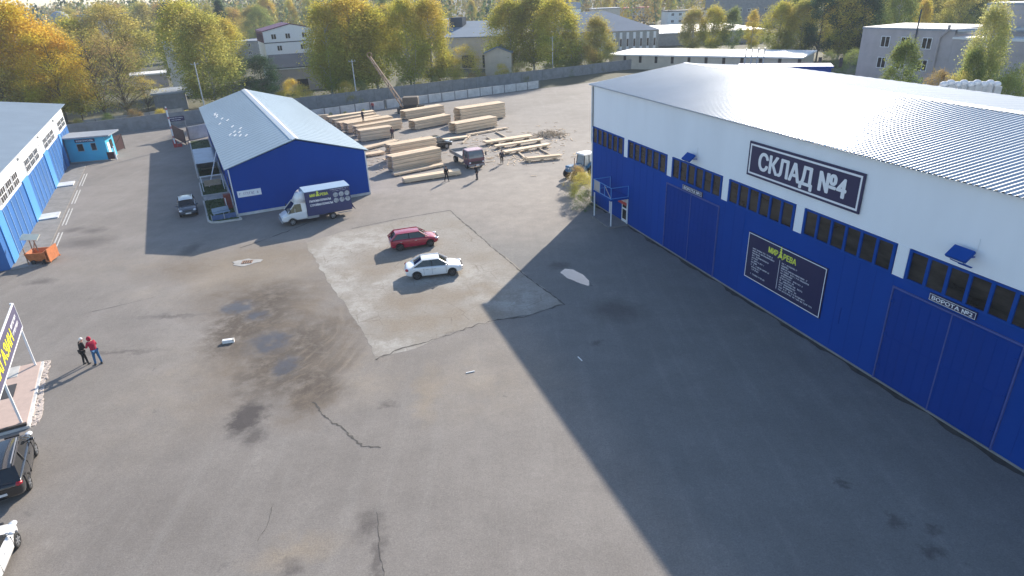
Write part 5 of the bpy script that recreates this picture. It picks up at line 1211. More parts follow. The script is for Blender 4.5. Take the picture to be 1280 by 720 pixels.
for kd, seeds, n, ls in (('birch', (1, 2, 3, 4), 24000, .26), ('round', (5, 6, 7), 22000, .27), ('slim', (8, 9), 12000, .26), ('conifer', (10, 11), 12000, .30), ('sparse', (12, 13), 8000, .21), ('bush', (14, 15, 16), 10000, .42)):
    KIND[kd] = [proto(kd, s_, 18.0, n, ls) for s_ in seeds]
TR = random.Random(77)
def up_at(px, py, Y):   # point seen at a pixel of the photograph, at world depth Y
    d = (px-640)/F*rt-(py-360)/F*up+fw; t = Y/d.y; return Vector((d.x*t, d.y*t, H+d.z*t))
PAL = dict(gold=(.66, .48, .07), orange=(.56, .41, .13), yel=(.60, .48, .10), yg=(.52, .45, .09), olive=(.44, .385, .11), green=(.25, .29, .09), dgreen=(.06, .11, .055), brown=(.42, .31, .13), pale=(.58, .48, .18))
def tree(pos, h, kind, col, label, wf=1.0, name='tree', grp=None, nm2=None):
    td, ld, h0 = TR.choice(KIND[kind]); s = h/h0
    e = empty(name, pos, TR.uniform(0, 6.28), label, 'tree' if kind != 'bush' else 'shrub', grp)
    c = PAL[col] if isinstance(col, str) else col; j = TR.uniform(.88, 1.12); c = (c[0]*j, c[1]*j*TR.uniform(.96, 1.04), c[2]*j, 1)
    if td: t = bpy.data.objects.new('trunk', td); COL.objects.link(t); t.parent = e; t.scale = (s*min(wf, 1.2), s*min(wf, 1.2), s)
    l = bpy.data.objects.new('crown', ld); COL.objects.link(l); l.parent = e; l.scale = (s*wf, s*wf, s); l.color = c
    return e
def ptree(px, py, top, wpx, kind, col, label, name='birch_tree', **k):
    if py < 0: p = up_at(px, top+20, -py); p.z = 0
    else: p = at(px, py)
    ray = (px-640)/F*rt-(top-360)/F*up+fw; t = p.xy.length/ray.xy.length; h = H+ray.z*t
    w0_ = {'birch': .40, 'round': .58, 'slim': .25, 'conifer': .42, 'sparse': .66, 'bush': 1.2}[kind]*h; wd = wpx*(p-Vector((0, 0, H))).length/F/1.0
    return tree(p, h, kind, col, label, max(.6, min(1.7, wd/w0_)), name, **k)
T = [
 (-12, 152, 22, 80, 'round', 'brown', 'brownish autumn tree cut by the left frame edge', 'broadleaf_tree'),
 (18, 155, 26, 78, 'round', 'orange', 'rust orange autumn tree behind the left workshop roof', 'broadleaf_tree'),
 (52, 152, 6, 72, 'birch', 'gold', 'tall golden birch behind the far end of the workshop', 'birch_tree'),
 (84, 153, 38, 66, 'round', 'gold', 'bright golden round tree right above the booth roof', 'broadleaf_tree'),
 (104, 150, 84, 44, 'round', 'yel', 'low yellow green tree close behind the booth', 'broadleaf_tree'),
 (133, 147, 32, 92, 'sparse', 'olive', 'half bare olive tree with visible dark limbs above the boom gate lane', 'broadleaf_tree'),
 (162, 146, 38, 60, 'sparse', 'brown', 'nearly bare brownish tree left of the white van roof', 'broadleaf_tree'),
 (186, 138, 95, 40, 'sparse', 'yel', 'small sparse yellow tree behind the concrete fence', 'broadleaf_tree'),
 (110, 110, 22, 60, 'birch', 'yg', 'yellow green birch between the golden tree and the bare tree', 'birch_tree'),
 (155, 105, 6, 74, 'round', 'olive', 'wide olive crown behind the bare trees', 'broadleaf_tree'),
 (190, 66, 6, 40, 'birch', 'olive', 'olive birch beyond the white shed roof', 'birch_tree'),
 (250, 116, 2, 56, 'birch', 'yg', 'tall yellow green birch left of the shed ridge', 'birch_tree'),
 (272, 132, 14, 84, 'birch', 'olive', 'tall dense birch right behind the left corner of the blue shed', 'birch_tree'),
 (292, 108, 26, 56, 'birch', 'yg', 'yellow green birch beside the purple roofed house', 'birch_tree'),
 (332, 124, 70, 62, 'round', 'dgreen', 'dark green bushy tree below the purple roofed house', 'broadleaf_tree'),
 (366, 124, 100, 26, 'bush', 'yel', 'small yellow shrub beside the dark green tree', 'shrub'),
 (416, 122, 4, 46, 'birch', 'yg', 'first tall yellow green birch right of the white house', 'birch_tree'),
 (425, 119, 40, 52, 'birch', 'yg', 'shorter birch between the two tallest birches', 'birch_tree'),
 (445, 118, -6, 70, 'birch', 'yel', 'tallest yellow birch behind the crane jib', 'birch_tree'),
 (474, 116, 12, 56, 'birch', 'yg', 'green yellow birch right beside the crane jib', 'birch_tree'),
 (515, 114, 2, 48, 'birch', 'yg', 'narrow birch behind the black car and timber rows', 'birch_tree'),
 (541, 110, -2, 50, 'birch', 'yel', 'yellow topped birch left of the grey hangar', 'birch_tree'),
 (581, 104, 58, 44, 'bush', 'yel', 'yellow shrub in front of the beige hangar wall', 'shrub'),
 (558, 108, 66, 36, 'bush', 'yg', 'green yellow shrub left of the yellow one by the hangar', 'shrub'),
 (641, 92, 2, 62, 'birch', 'yg', 'birch right of the grey hangar gable', 'birch_tree'),
 (668, 90, -4, 56, 'birch', 'olive', 'middle birch of the clump before the hipped grey building', 'birch_tree'),
 (694, 92, 0, 60, 'birch', 'yg', 'right birch of the clump before the hipped grey building', 'birch_tree'),
 (714, 92, 20, 42, 'slim', 'olive', 'slim birch just left of the hipped grey building', 'birch_tree'),
 (744, 88, 22, 50, 'birch', 'olive', 'lone grey green birch in front of the hipped grey building', 'birch_tree'),
 (734, 90, 60, 40, 'bush', 'orange', 'orange shrub under the lone birch', 'shrub'),
 (866, 66, 12, 52, 'birch', 'olive', 'birch at the corner of the long beige workshop', 'birch_tree'),
 (888, 66, 10, 36, 'birch', 'yg', 'second birch on the roofline of the long beige workshop', 'birch_tree'),
 (915, 66, 10, 30, 'slim', 'green', 'slim green birch under the red roofed block', 'birch_tree'),
 (938, 66, 14, 26, 'slim', 'yel', 'slim yellow birch under the red roofed block', 'birch_tree'),
 (972, 72, 6, 44, 'birch', 'yg', 'first birch of the dense row left of the brick block', 'birch_tree'),
 (998, 73, 0, 40, 'birch', 'olive', 'second birch of the dense row left of the brick block', 'birch_tree'),
 (1020, 75, -8, 46, 'round', 'dgreen', 'dark green tree in the dense row left of the brick block', 'broadleaf_tree'),
 (1046, 74, -6, 44, 'birch', 'yel', 'yellow birch in the dense row left of the brick block', 'birch_tree'),
 (1070, 74, -10, 42, 'birch', 'dgreen', 'dark birch closest to the left corner of the brick block', 'birch_tree'),
 (1000, 84, 72, 30, 'bush', 'green', 'low green shrub behind the warehouse roof left of the brick block', 'shrub'),
 (1034, 90, 66, 22, 'bush', 'green', 'pointed green shrub just behind the warehouse roof', 'shrub'),
 (1066, 92, 62, 28, 'bush', 'green', 'grey green shrub at the left foot of the brick block', 'shrub'),
 (1134, -96, 50, 34, 'slim', 'green', 'thin young tree in front of the brick block windows', 'sapling'),
 (1242, -94, 6, 34, 'birch', (.46, .43, .17), 'bright pale yellow birch in front of the flat brick wing', 'birch_tree'),
 (1216, -92, 62, 24, 'birch', 'green', 'small green birch at the left foot of the bright pale birch', 'birch_tree'),
 (1276, 70, -20, 60, 'conifer', 'dgreen', 'dark spruce behind the flat brick wing at the right edge', 'spruce_tree'),
 (1278, -84, 82, 60, 'bush', 'green', 'leafy shrub behind the warehouse roof at the right edge', 'shrub'),
 (1262, -80, 96, 40, 'bush', 'green', 'low leafy shrub right of the white sacks', 'shrub'),
 (1170, -97, 90, 40, 'bush', 'brown', 'brownish shrub in front of the brick block entrance', 'shrub'),
 (1196, -90, 92, 38, 'bush', 'olive', 'olive shrub left of the white sacks', 'shrub'),
 (1100, 52, -25, 60, 'birch', 'yel', 'yellow tree above the left half of the brick block roof', 'birch_tree'),
 (1128, 50, -25, 60, 'birch', 'yg', 'green yellow tree above the brick block roof', 'birch_tree'),
 (1156, 50, -25, 60, 'birch', 'olive', 'olive tree left of the brick stair tower', 'birch_tree'),
 (1188, 46, -30, 60, 'birch', 'yel', 'yellow tree behind the brick stair tower', 'birch_tree'),
 (1215, 46, -28, 60, 'birch', 'gold', 'golden tree right of the brick stair tower', 'birch_tree'),
 (1248, 46, -28, 60, 'birch', 'olive', 'olive tree behind the bright pale birch', 'birch_tree'),
]
for (px, py, top, wp, kd, cl, lb, nm_) in T: ptree(px, py, top, wp, kd, cl, lb, nm_)
# weedy plants at the warehouse corner
for (px, py, hh, cl, lb) in ((721, 236, 2.3, 'brown', 'yellow brown weedy shrub beside the tractor at the warehouse corner'), (730, 248, 2.6, 'olive', 'olive weedy shrub at the far warehouse corner'), (733, 260, 1.8, 'green', 'low green shrub at the foot of the far warehouse corner')):
    tree(at(px, py), hh, 'bush', cl, lb, 1.1, 'shrub')
for (px, py, hh, lb) in ((414, 148, 1.0, 'first'), (432, 146, .9, 'second'), (455, 143, .9, 'third')):
    tree(at(px, py), hh, 'bush', 'green', lb+' small green bush from the left along the whitewashed fence', .9, 'shrub')

k_ = 0
for t_ in range(26):
    f_ = t_/25; q_ = (f3a-d3*34)+(f3b+d3*52-(f3a-d3*34))*f_+Vector((-d3.y, d3.x, 0))*TR.uniform(2, 5)
    uc_ = TR.choice(('green', 'olive', 'yg', 'brown', 'yel'))
    tree(q_, TR.uniform(1.8, 4.2), 'bush', uc_, dict(green='green', olive='olive', yg='yellow green', brown='brown', yel='yellow')[uc_]+' low bush in the undergrowth behind the long grey fence', TR.uniform(.8, 1.2), 'shrub', grp='bushes behind the long grey fence')
#==BACKGROUND==
def building(name, label, a, b, depth, h, wall, roofm, roof='flat', rise=1.5, wins=None, z0=0, cat='building', wm=None, over=.3, base=None, ridge_along=True, wsize=(1.4, 1.3)):
    """front wall base runs a->b (as seen left to right); depth goes away from the camera"""
    a = a if isinstance(a, Vector) else at(*a); b = b if isinstance(b, Vector) else at(*b); d = b-a; L = d.length; ang = math.atan2(d.y, d.x)
    e = empty(name, a, ang, label, cat)
    mb = MB(); mb.box(0, L, 0, depth, z0, h)
    if roof == 'gable' and not ridge_along:
        mb.prism([(0, h), (L, h), (L/2, h+rise)], -depth, 0, TX)
    elif roof == 'gable': mb.prism([(0, h), (depth, h), (depth/2, h+rise)], 0, L, Matrix(((0, 0, 1, 0), (1, 0, 0, 0), (0, 1, 0, 0), (0, 0, 0, 1))))
    mb.build('wall', wall, e)
    mb = MB(); o_ = over
    if roof == 'flat': mb.box(-o_, L+o_, -o_, depth+o_, h+.01, h+.35)
    elif roof == 'gable' and ridge_along:
        YZ = Matrix(((0, 0, 1, 0), (1, 0, 0, 0), (0, 1, 0, 0), (0, 0, 0, 1))); k = rise/(depth/2)
        mb.prism([(-o_, h-k*o_+.05), (depth/2, h+rise+.05), (depth+o_, h-k*o_+.05), (depth+o_, h-k*o_+.25), (depth/2, h+rise+.25), (-o_, h-k*o_+.25)], -o_, L+o_, YZ)
    elif roof == 'gable':
        k = rise/(L/2); mb.prism([(-o_, h-k*o_+.05), (L/2, h+rise+.05), (L+o_, h-k*o_+.05), (L+o_, h-k*o_+.25), (L/2, h+rise+.25), (-o_, h-k*o_+.25)], -depth-o_, o_, TX)
    elif roof == 'hip':
        k = min(L, depth)/2; v = [(-o_, -o_, h+.02), (L+o_, -o_, h+.02), (L+o_, depth+o_, h+.02), (-o_, depth+o_, h+.02)]
        if L > depth: r1, r2 = (k, depth/2, h+rise), (L-k, depth/2, h+rise); fs = [(0, 1, 5, 4), (1, 2, 5), (2, 3, 4, 5), (3, 0, 4)]
        else: r1, r2 = (L/2, k, h+rise), (L/2, depth-k, h+rise); fs = [(0, 1, 4), (1, 2, 5, 4), (2, 3, 5), (3, 0, 4, 5)]
        mb.raw(v+[r1, r2], fs+[(3, 2, 1, 0)])
    mb.build('roof', roofm, e)
    for (x, z) in (wins or []):
        ww_, hh_ = wsize; mb = MB(); t = .1
        mb.box(x, x+ww_, -.05, -.003, z, z+t); mb.box(x, x+ww_, -.05, -.003, z+hh_-t, z+hh_); mb.box(x, x+t, -.05, -.003, z+t, z+hh_-t); mb.box(x+ww_-t, x+ww_, -.05, -.003, z+t, z+hh_-t); mb.box(x+ww_/2-t/2, x+ww_/2+t/2, -.05, -.003, z+t, z+hh_-t)
        f = mb.build('window', wm or M['white'], e); mb = MB(); mb.box(x+t/2, x+ww_-t/2, -.02, -.0045, z+t/2, z+hh_-t/2); mb.build('pane', M['glass'], f)
    return e
def wgrid(L, n, zs, off=1.5, ww=1.4): return [(off+(L-2*off-ww)*i/max(1, n-1), z) for i in range(n) for z in zs]
# white house with purple roof: derived from its position about 170 m out
a = up_at(333, 68, 176); b = up_at(402, 64, 182)
hh0 = a.z
a0 = Vector((a.x, a.y, 0)); b0 = Vector((b.x, b.y, 0)); L_ = (b0-a0).length
e = building('white_house', 'white two storey house with a purple gambrel roof among the birches', a0, b0, 14, hh0+5.3, M['white'], M['purple'], 'gable', 1.5, [(1.9, hh0+3.4), (5.4, hh0+3.4), (9.6, hh0+3.4), (2.9, hh0+.6), (8.8, hh0+.6), (11.2, hh0+.6)], ridge_along=False, wsize=(1.3, 1.35), over=.15)
mb = MB(); mb.box(-.06, L_+.06, -.06, 0, hh0+2.55, hh0+2.75); mb.build('string_course', M['roof_dark'], e)
mb = MB(); mb.box(-.10, -.005, -.06, 14, hh0+2.7, hh0+5.2)
mb.build('purple_cladding', M['purple'], e)
mb = MB()
for k in range(6): mb.box(-.14, -.105, 1+k*2.1, 1.9+k*2.1, hh0+3.2, hh0+4.7)
mb.build('side_window', M['roof_dark'], e)
f1 = up_at(340, 86, 156); f2 = up_at(408, 82, 160); fr = up_at(350, 69, 164)
e = building('dark_roof_building', 'low brick building with a dark slate roof in front of the white house', Vector((f1.x, f1.y, 0)), Vector((f2.x, f2.y, 0)), 14, f1.z, M['brick'], M['roof_dark'], 'gable', max(1.2, fr.z-f1.z), over=.4)
mb = MB(); mb.box(-.45, (f2-f1).length+.4, -.50, -.42, f1.z-.32, f1.z-.12); mb.build('fascia', M['white'], e)
for x_, w_ in ((5, 2.5), (11, 3.5)):
    mb = MB(); mb.box(x_, x_+w_, -.06, -.003, .2, 2.6); mb.build('gate_opening', M['dark'], e)
# grey shed and white roofs near the boom gate
building('grey_garage', 'plain grey concrete garage wall behind the fence under the white shed', (196, 140), (236, 136), 9, 3.2, M['concrete_d'], M['roof_grey'], 'flat')
w1 = up_at(203, 54, 158); w2 = up_at(222, 53, 158)
e = building('white_shed', 'white sheet sided shed with a leaning roof between autumn trees', Vector((w1.x, w1.y, 0)), Vector((w2.x, w2.y, 0)), 9, w1.z, M['white'], M['roof_white'], 'flat', over=.1)
building('grey_annex', 'long low grey shed with a white fascia beneath the white shed', (168, 112), (212, 108), 8, 3.2, M['brick'], M['roof_white'], 'flat')
# hangar group
a = at(566, 84); b = at(616, 88)
e = building('grey_hangar', 'grey roofed beige hangar left of the birch clump', Vector((-19, 192, 0)), Vector((0.5, 187, 0)), 40, 8.2, M['beige'], M['galv_flat'], 'gable', 3.2)
mb = MB(); mb.box(1, 5.0, 12, 16, 10.2, 13.0); mb.build('roof_vent', M['roof_dark'], e)
for x_ in (2, 8, 14): MB().box(x_, x_+3.5, -.06, -.003, .3, 3.6).build('gate_opening', M['dark'], e)
building('beige_annex', 'small beige gabled annex at the right corner of the grey hangar', (607, 96), (640, 95), 8, 5.5, M['beige'], M['galv_flat'], 'gable', 1.3, ridge_along=False)
h1 = up_at(762, 42, 212); h2 = up_at(824, 37, 214)
e = building('hipped_workshop', 'grey workshop with a ribbed hipped roof and tall narrow windows', Vector((h1.x-22, h1.y+3, 0)), Vector((h2.x, h2.y, 0)), 30, h2.z, M['concrete'], M['galv_flat'], 'hip', 5.5)
mb = MB(); LL = (Vector((h2.x, h2.y, 0))-Vector((h1.x-22, h1.y+3, 0))).length
for k in range(9): MB().box(LL-18.5+k*2.1, LL-17.7+k*2.1, -.07, -.003, h2.z-5.5, h2.z-.4).build('tall_window', M['white'], e)
for k in range(9): MB().box(LL-18.4+k*2.1, LL-17.8+k*2.1, -.09, -.072, h2.z-4.5, h2.z-2.3).build('pane', M['glass'], e)
g1 = up_at(762, 60, 176); g2 = up_at(1000, 84, 150)
e = building('long_workshop', 'long beige workshop with a pale flat roof behind the warehouse ridge', Vector((g1.x, g1.y, 0)), Vector((g2.x, g2.y, 0)), 16, (g1.z+g2.z)/2, M['beige'], M['roof_white'], 'flat', over=.5)
for k in range(14): MB().box(4+k*4.2, 4.7+k*4.2, -.06, -.003, 1.6, 3.6).build('window_slit', M['glass'], e)
i1 = up_at(800, 46, 236); i2 = up_at(955, 52, 236)
building('white_roof_hall', 'broad hall with a bright white flat roof beyond the slim birches', Vector((i1.x, i1.y, 0)), Vector((i2.x, i2.y, 0)), 48, i1.z+.5, M['concrete'], M['roof_white'], 'flat')
i1 = up_at(898, 20, 320); i2 = up_at(985, 16, 320)
e = building('red_roof_block', 'dark industrial block with a red roof far beyond the slim birches', Vector((i1.x, i1.y, 0)), Vector((i2.x, i2.y, 0)), 22, i1.z+7, M['concrete_d'], M['redroof'], 'gable', 2.5, wgrid(32, 8, [3, 6.5]))
i1 = up_at(835, 22, 330); i2 = up_at(905, 19, 330)
building('pale_block', 'pale two storey block left of the red roofed block', Vector((i1.x, i1.y, 0)), Vector((i2.x, i2.y, 0)), 14, i1.z+2.5, M['roof_white'], M['roof_dark'], 'flat', wins=wgrid(26, 7, [2.5, 5.5]))
i1 = up_at(693, 22, 330); i2 = up_at(726, 21, 330)
building('light_house', 'small light house with a grey roof behind the birch clump', Vector((i1.x, i1.y, 0)), Vector((i2.x, i2.y, 0)), 10, i1.z+3.5, M['white_wall'], M['roof_grey'], 'gable', 2.5, wgrid(13, 4, [3, 6]))
i1 = up_at(740, 20, 345); i2 = up_at(775, 18, 345)
building('pinkish_house', 'pale pinkish long house right of the small light house', Vector((i1.x, i1.y, 0)), Vector((i2.x, i2.y, 0)), 10, i1.z+3, M['beige'], M['roof_grey'], 'flat', wins=wgrid(14, 4, [2.5, 5]))
i1 = up_at(98, 26, 300); i2 = up_at(122, 24, 300)
building('flat_block', 'grey flat block in the far left woods beside a domed tower', Vector((i1.x, i1.y, 0)), Vector((i2.x+6, i2.y, 0)), 20, i1.z+2, M['concrete'], M['roof_grey'], 'flat')
dmc = up_at(75, 22, 300)
e = empty('domed_tower', Vector((dmc.x, dmc.y, 0)), 0, 'grey domed tower poking out of the far left woods', 'tower')
mb = MB(); mb.tube([(0, 0, 0), (0, 0, dmc.z)], 3.2, 16); mb.build('shaft', M['concrete'], e); mb = MB(); mb.sm = True; mb.ball((0, 0, dmc.z), (3.4, 3.4, 2.6), 16, 8); mb.build('dome', M['roof_grey'], e)
# small far city blocks
rr = random.Random(21)
CB = [(345, 300, 'roof_dark', 'concrete'), (372, 320, 'roof_grey', 'brick'), (400, 360, 'roof_white', 'beige'), (282, 260, 'roof_grey', 'concrete'), (500, 330, 'roof_grey', 'beige'), (462, 380, 'roof_white', 'concrete'), (618, 380, 'roof_grey', 'brick'), (20, 330, 'roof_white', 'concrete'), (780, 420, 'redroof', 'beige'), (1010, 330, 'roof_dark', 'brick'), (930, 430, 'roof_white', 'beige')]
WORDS = ['dark roofed low block behind the purple roofed house', 'grey roofed brick block right behind the purple roofed house', 'pale roofed block beyond the first tall birch', 'grey roofed block between birches left of the purple roofed house', 'grey roofed block beyond the tall birches in the centre', 'pale roofed block farther out behind the tallest birch', 'brick block far beyond the grey hangar', 'pale block at the far left horizon', 'red roofed house far beyond the hipped workshop', 'dark roofed block behind the dense birch row', 'pale roofed hall far behind the red roofed block']
for (px, Y, r_, w_), lb in zip(CB, WORDS):
    p = up_at(px, 14, Y); Lb = rr.uniform(16, 34); building('city_block', lb, Vector((p.x, Y, 0)), Vector((p.x+Lb, Y+rr.uniform(-6, 6), 0)), rr.uniform(10, 16), rr.uniform(5, 9), M[w_], M[r_], 'flat', wins=wgrid(Lb, 6, [1.5, 4]))

# brick block at the right
k1 = up_at(1078, 42, 128); k2 = up_at(1280, 64, 104)
ka = Vector((k1.x, k1.y, 0)); kd_ = (Vector((k2.x, k2.y, 0))-ka).normalized()
kb = ka+kd_*16.5; hk = up_at(1080, 36, 128).z
e = building('brick_block', 'grey brick two storey block with white windows behind the warehouse', ka, kb, 13, hk, M['brick'], M['roof_grey'], 'flat', wins=[(3.9, hk-3.0), (7.6, hk-3.0), (11.4, hk-3.0), (3.9, hk-6.6), (7.6, hk-6.6), (11.4, hk-6.6)], wsize=(1.7, 1.9), over=.1)
mb = MB(); mb.tube([(10.2, -.15, hk-3.8), (10.2, -.15, hk+3.4)], .12, 8); mb.build('chimney_pipe', M['roof_dark'], e)
mb = MB(); mb.tube([(14.3, -.3, .5), (14.3, -.3, hk-1.0), (15.6, -.4, hk+.3), (15.6, -.4, hk+1.0)], .22, 8); mb.build('duct', M['brick'], e)
kc = kb+kd_*.02; kz = hk+.2
e = building('brick_wing', 'lower grey brick wing with a pale flat roof at the right edge', kc, kc+kd_*46, 16, hk-1.2, M['brick'], M['roof_white'], 'flat', wins=[(2.6, hk-4.2)], wsize=(3.4, 2.1), over=.15)
mb = MB(); mb.box(2.0+9.6, 2+11.6, -.05, -.003, hk-4.8, hk-2.2); mb.build('bricked_panel', mat('red_brick', (.25, .10, .08), .9), e)
mb = MB(); mb.box(6.5, 11.5, -2.2, -.01, 3.2, 3.6); mb.box(6.8, 7.1, -2.1, -1.8, 0, 3.2); mb.box(10.9, 11.2, -2.1, -1.8, 0, 3.2); mb.build('entrance_canopy', M['roof_dark'], e)
mb = MB(); mb.tube([(0.2, .3, hk), (14, 6, hk+.6), (22, 12, hk+.7)], .42, 10); mb.build('roof_duct', M['steel'], e)
kt = kb+kd_*1.5+Vector((-kd_.y, kd_.x, 0))*5
e = building('stair_tower', 'square grey brick stair tower rising above the brick block roof', kt, kt+kd_*11, 6, hk+3.8, M['brick'], M['roof_grey'], 'flat', over=.1)
mb = MB(); mb.box(9.0, 9.5, -.06, -.003, hk+.6, hk+2.6); mb.build('slit_window', M['glass'], e)
# white sacks on pallets
rr = random.Random(31)
for k in range(9):
    px = 1180+k*8.2; p = up_at(px, 106-2*(k % 2), 74); lbs = ['first', 'second', 'third', 'fourth', 'fifth', 'sixth', 'seventh', 'eighth', 'ninth']
    e = empty('bulk_sack', Vector((p.x, p.y, 0)), rr.uniform(0, 1), lbs[k]+' big white sack on a crate from the left behind the warehouse roof', 'sack', 'white bulk sacks behind the warehouse')
    zc = p.z
    mb = MB(); mb.box(-.42, .42, -.42, .42, 0, zc-.15); mb.build('crate', M['concrete_w'], e)
    mb = MB(); mb.sm = True; mb.ball((0, 0, zc+.05), (.46, .44, .34), 10, 6); mb.build('sack', M['sack'], e)
# blue roof structure with four pipes beyond the warehouse
p = up_at(925, 79, 128)
e = empty('blue_annex', Vector((p.x, p.y, 0)), R_(-20), 'blue flat structure with four grey pipes beyond the warehouse ridge', 'building')
mb = MB(); mb.box(0, 16, 0, 5, 0, p.z-.9); mb.build('wall', M['blue'], e); mb = MB(); mb.box(-.3, 16.3, -.3, 5.3, p.z-.89, p.z-.6); mb.build('roof', M['blue_frame'], e)
for k in range(4): mb = MB(); mb.tube([(.8+k*1.1, 1, p.z-.2), (.9+k*1.1, 1, p.z+2.6)], .12, 8); mb.build('pipe', M['steel'], e)
# crane jib
c0 = up_at(462, 71, 124); c1 = up_at(492, 118, 121)
e = empty('crane', Vector((c1.x+3, c1.y, 0)), 0, 'rusty lattice crane jib rising in front of the tall birches', 'crane')
def rel(v): return v-Vector((c1.x+3, c1.y, 0))
j0, j1 = rel(c0), rel(c1)+Vector((2.6, 0, -4.0)); dj = (j1-j0); nj = 12
px_ = Vector((0, 1, 0)); pz_ = dj.normalized().cross(px_)
mb = MB()
for sx in (-.35, .35):
    for sz in (-.35, .35): mb.bar(j0+px_*sx*.5+pz_*sz*.5, j1+px_*sx+pz_*sz, .11)
for k in range(nj):
    s_ = 1 if k % 2 else -1; f0 = .5+.5*k/nj; f1 = .5+.5*(k+1)/nj
    for sx in (-.35, .35): mb.bar(j0+dj*k/nj+px_*sx*f0+pz_*.35*s_*f0, j0+dj*(k+1)/nj+px_*sx*f1-pz_*.35*s_*f1, .07)
    for sz in (-.35, .35): mb.bar(j0+dj*k/nj+px_*.35*s_*f0+pz_*sz*f0, j0+dj*(k+1)/nj-px_*.35*s_*f1+pz_*sz*f1, .07)
mb.build('jib', mat('jib_rust', (.30, .21, .15), .8, var=.2), e)
mb = MB()
for k in range(14): a_ = 2*pi*k/14; b_ = 2*pi*(k+1)/14; mb.bar(j0+Vector((.42*cos(a_), 0, .42*sin(a_)+.3)), j0+Vector((.42*cos(b_), 0, .42*sin(b_)+.3)), .1, .12)
mb.build('pulley', M['rust'], e)
mb = MB(); mb.box(j1.x-1.0, j1.x+1.8, j1.y-1.0, j1.y+1.0, 1.3, 2.7); mb.build('cabin', mat('crane_ochre', (.12, .10, .08), .7, var=.2), e, bevel=.1)
mb = MB()
for y in (-1.4, 1.4): mb.box(j1.x-2, j1.x+2.6, j1.y+y-.3, j1.y+y+.3, 0, .9)
mb.box(j1.x-.8, j1.x+1.4, j1.y-1.2, j1.y+1.2, .5, 1.3); mb.build('tracks', M['black_plastic'], e)
# parked vehicles barely seen between the trees at the right
for k, (px, py) in enumerate(((1000, 56), (1024, 58), (1052, 54), (1040, 62))):
    pass
# mid-ground trees filling the town, kept off the yard and the buildings
keep = []
for o in list(COL.objects):
    if o.parent is None and o.type == 'EMPTY' and o.get('category') in ('building', 'tower', 'crane', 'booth', 'warehouse'):
        bpy.context.view_layer.update()
bpy.context.view_layer.update()
boxes = []
for o in list(COL.objects):
    if o.parent is None and o.get('category') in ('building', 'tower'):
        xs = []; ys = []
        for c in o.children:
            for q in c.bound_box: v = c.matrix_world @ Vector(q); xs.append(v.x); ys.append(v.y)
        boxes.append((min(xs), max(xs), min(ys), max(ys)))
VIS = {}
def blocked(x, y, near):
    for (x0, x1, y0, y1) in boxes:
        if x0-near < x < x1+near and y0-near < y < y1+near: return True
        # keep a view corridor in front of named buildings
        if y < y0 and y > y0-75 and y0 < 345:
            s_ = y0/y if y else 1
            if x0-4 < x*((y0+y1)/2)/y < x1+4 or x0-4 < x*y0/y < x1+4: return True
    return False
RG = (('woods at the left', -1.0, -.42), ('woods behind the tall birches', -.42, -.03), ('town trees behind the hangars', -.03, .42), ('trees behind the brick block', .42, 1.1))
placed = []; cntt = 0; tries = 0
while cntt < 195 and tries < 9000:
    tries += 1
    Y = TR.uniform(165, 400); k = TR.uniform(-.92, 1.02); X = Y*k
    if any((X-q[0])**2+(Y-q[1])**2 < 64 for q in placed): continue
    if blocked(X, Y, 3): continue
    if -.04 < k < .4 and TR.random() < .5: continue
    placed.append((X, Y)); cntt += 1
    rg = [r for r in RG if r[1] <= k < r[2]]; rg = rg[0][0] if rg else RG[0][0]
    hh_ = TR.uniform(12, 17)*(1.25 if k < -.1 and Y > 250 else 1)
    cl = TR.choice(['yg', 'olive', 'olive', 'yel', 'green', 'orange', 'brown', 'dgreen', 'yg'] if k < .4 else ['yel', 'yg', 'olive', 'green', 'dgreen'])
    kd = 'conifer' if cl == 'dgreen' and TR.random() < .6 else TR.choice(['birch', 'round', 'birch'])
    tree(Vector((X, Y, 0)), hh_, kd, cl, (dict(yg='yellow green', olive='olive', yel='yellow', green='green', orange='orange', brown='brown', dgreen='dark green')[cl]+' '+dict(birch='birch', round='round crowned tree', conifer='spruce')[kd]+' among the distant '+rg), TR.uniform(.9, 1.25), {'conifer': 'spruce_tree', 'birch': 'birch_tree', 'round': 'broadleaf_tree'}[kd], grp='distant trees: '+rg)
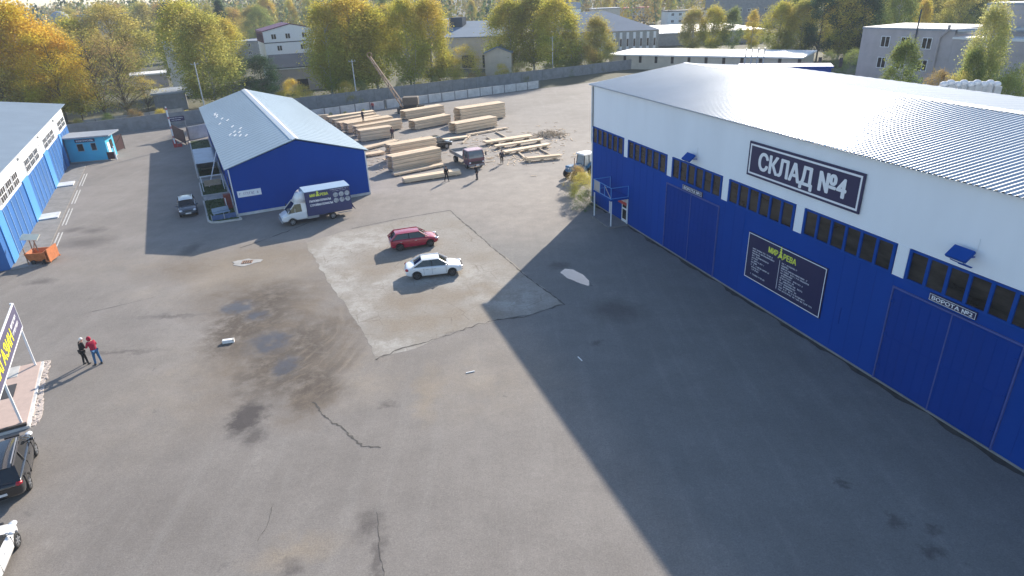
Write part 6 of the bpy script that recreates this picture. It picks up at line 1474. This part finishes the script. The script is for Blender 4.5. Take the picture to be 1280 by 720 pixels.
# far forest as one mass
def forest():
    vs = []; fs = []; mi = []; r = random.Random(5); cols = [PAL[c] for c in ('olive', 'yg', 'green', 'dgreen', 'orange', 'brown', 'yel')]
    mats_ = []
    for i, c in enumerate(cols):
        mats_.append(mat('forest_%s' % ['olive', 'light', 'green', 'dark', 'rust', 'brown', 'yellow'][i], c, .95, var=.3, scale=.05, island=.3))
    n = 0
    for _ in range(5200):
        Y = 330+900*r.random()**1.3; X = Y*r.uniform(-1.05, 1.15)
        if r.random() < .35 and -.1 < X/Y < .3: continue
        if Y < 420 and blocked(X, Y, 4): continue
        h = r.uniform(17, 27) if X/Y < .05 and Y > 380 else r.uniform(10, 18); w_ = h*r.uniform(.17, .26); m_ = int(r.random()*7) if r.random() < .55 else int((sin(X*.01)+cos(Y*.013)+2)/4*6.99)
        for _q in range(46 if Y < 600 else 26):
            t = r.random(); a = r.uniform(0, 6.28); rad = w_*sin(pi*t**.75)**.6*r.uniform(.6, 1); q = r.uniform(.5, 1.15)*(1 if Y < 600 else 1.5)
            p = Vector((X+cos(a)*rad, Y+sin(a)*rad, h*(.1+.9*t))); nn = Vector((cos(a)+r.gauss(0, .5), sin(a)+r.gauss(0, .5), r.gauss(.3, .5))).normalized(); x = nn.orthogonal().normalized()*q; y = nn.cross(x)
            i = len(vs); vs += [p-x, p+y*.8, p+x, p-y*.8]; fs.append((i, i+1, i+2, i+3)); mi.append(m_)
    me = bpy.data.meshes.new('forest'); me.from_pydata([tuple(v) for v in vs], [], fs)
    for m_ in mats_: me.materials.append(m_)
    me.polygons.foreach_set('material_index', mi); o = bpy.data.objects.new('forest', me); COL.objects.link(o)
    tag(o, 'far mixed autumn forest reaching the horizon', 'forest', kind='stuff')
forest()
# grass and weeds behind the fence line
# haze: even air round everything
hz = MB().box(-1500, 1500, -120, 1600, -1.01, 60).build('haze', bpy.data.materials.new('haze_air')); hz['kind'] = 'stuff'; hz['label'] = 'thin pale autumn haze over the whole town'; hz['category'] = 'haze'
hm = hz.data.materials[0]; hm.use_nodes = True; t = hm.node_tree
for n in list(t.nodes): t.nodes.remove(n)
out = t.nodes.new('ShaderNodeOutputMaterial'); pv = t.nodes.new('ShaderNodeVolumePrincipled'); pv.inputs['Color'].default_value = (.80, .88, 1, 1); pv.inputs['Density'].default_value = .00032; pv.inputs['Anisotropy'].default_value = 0
t.links.new(pv.outputs[0], out.inputs['Volume'])
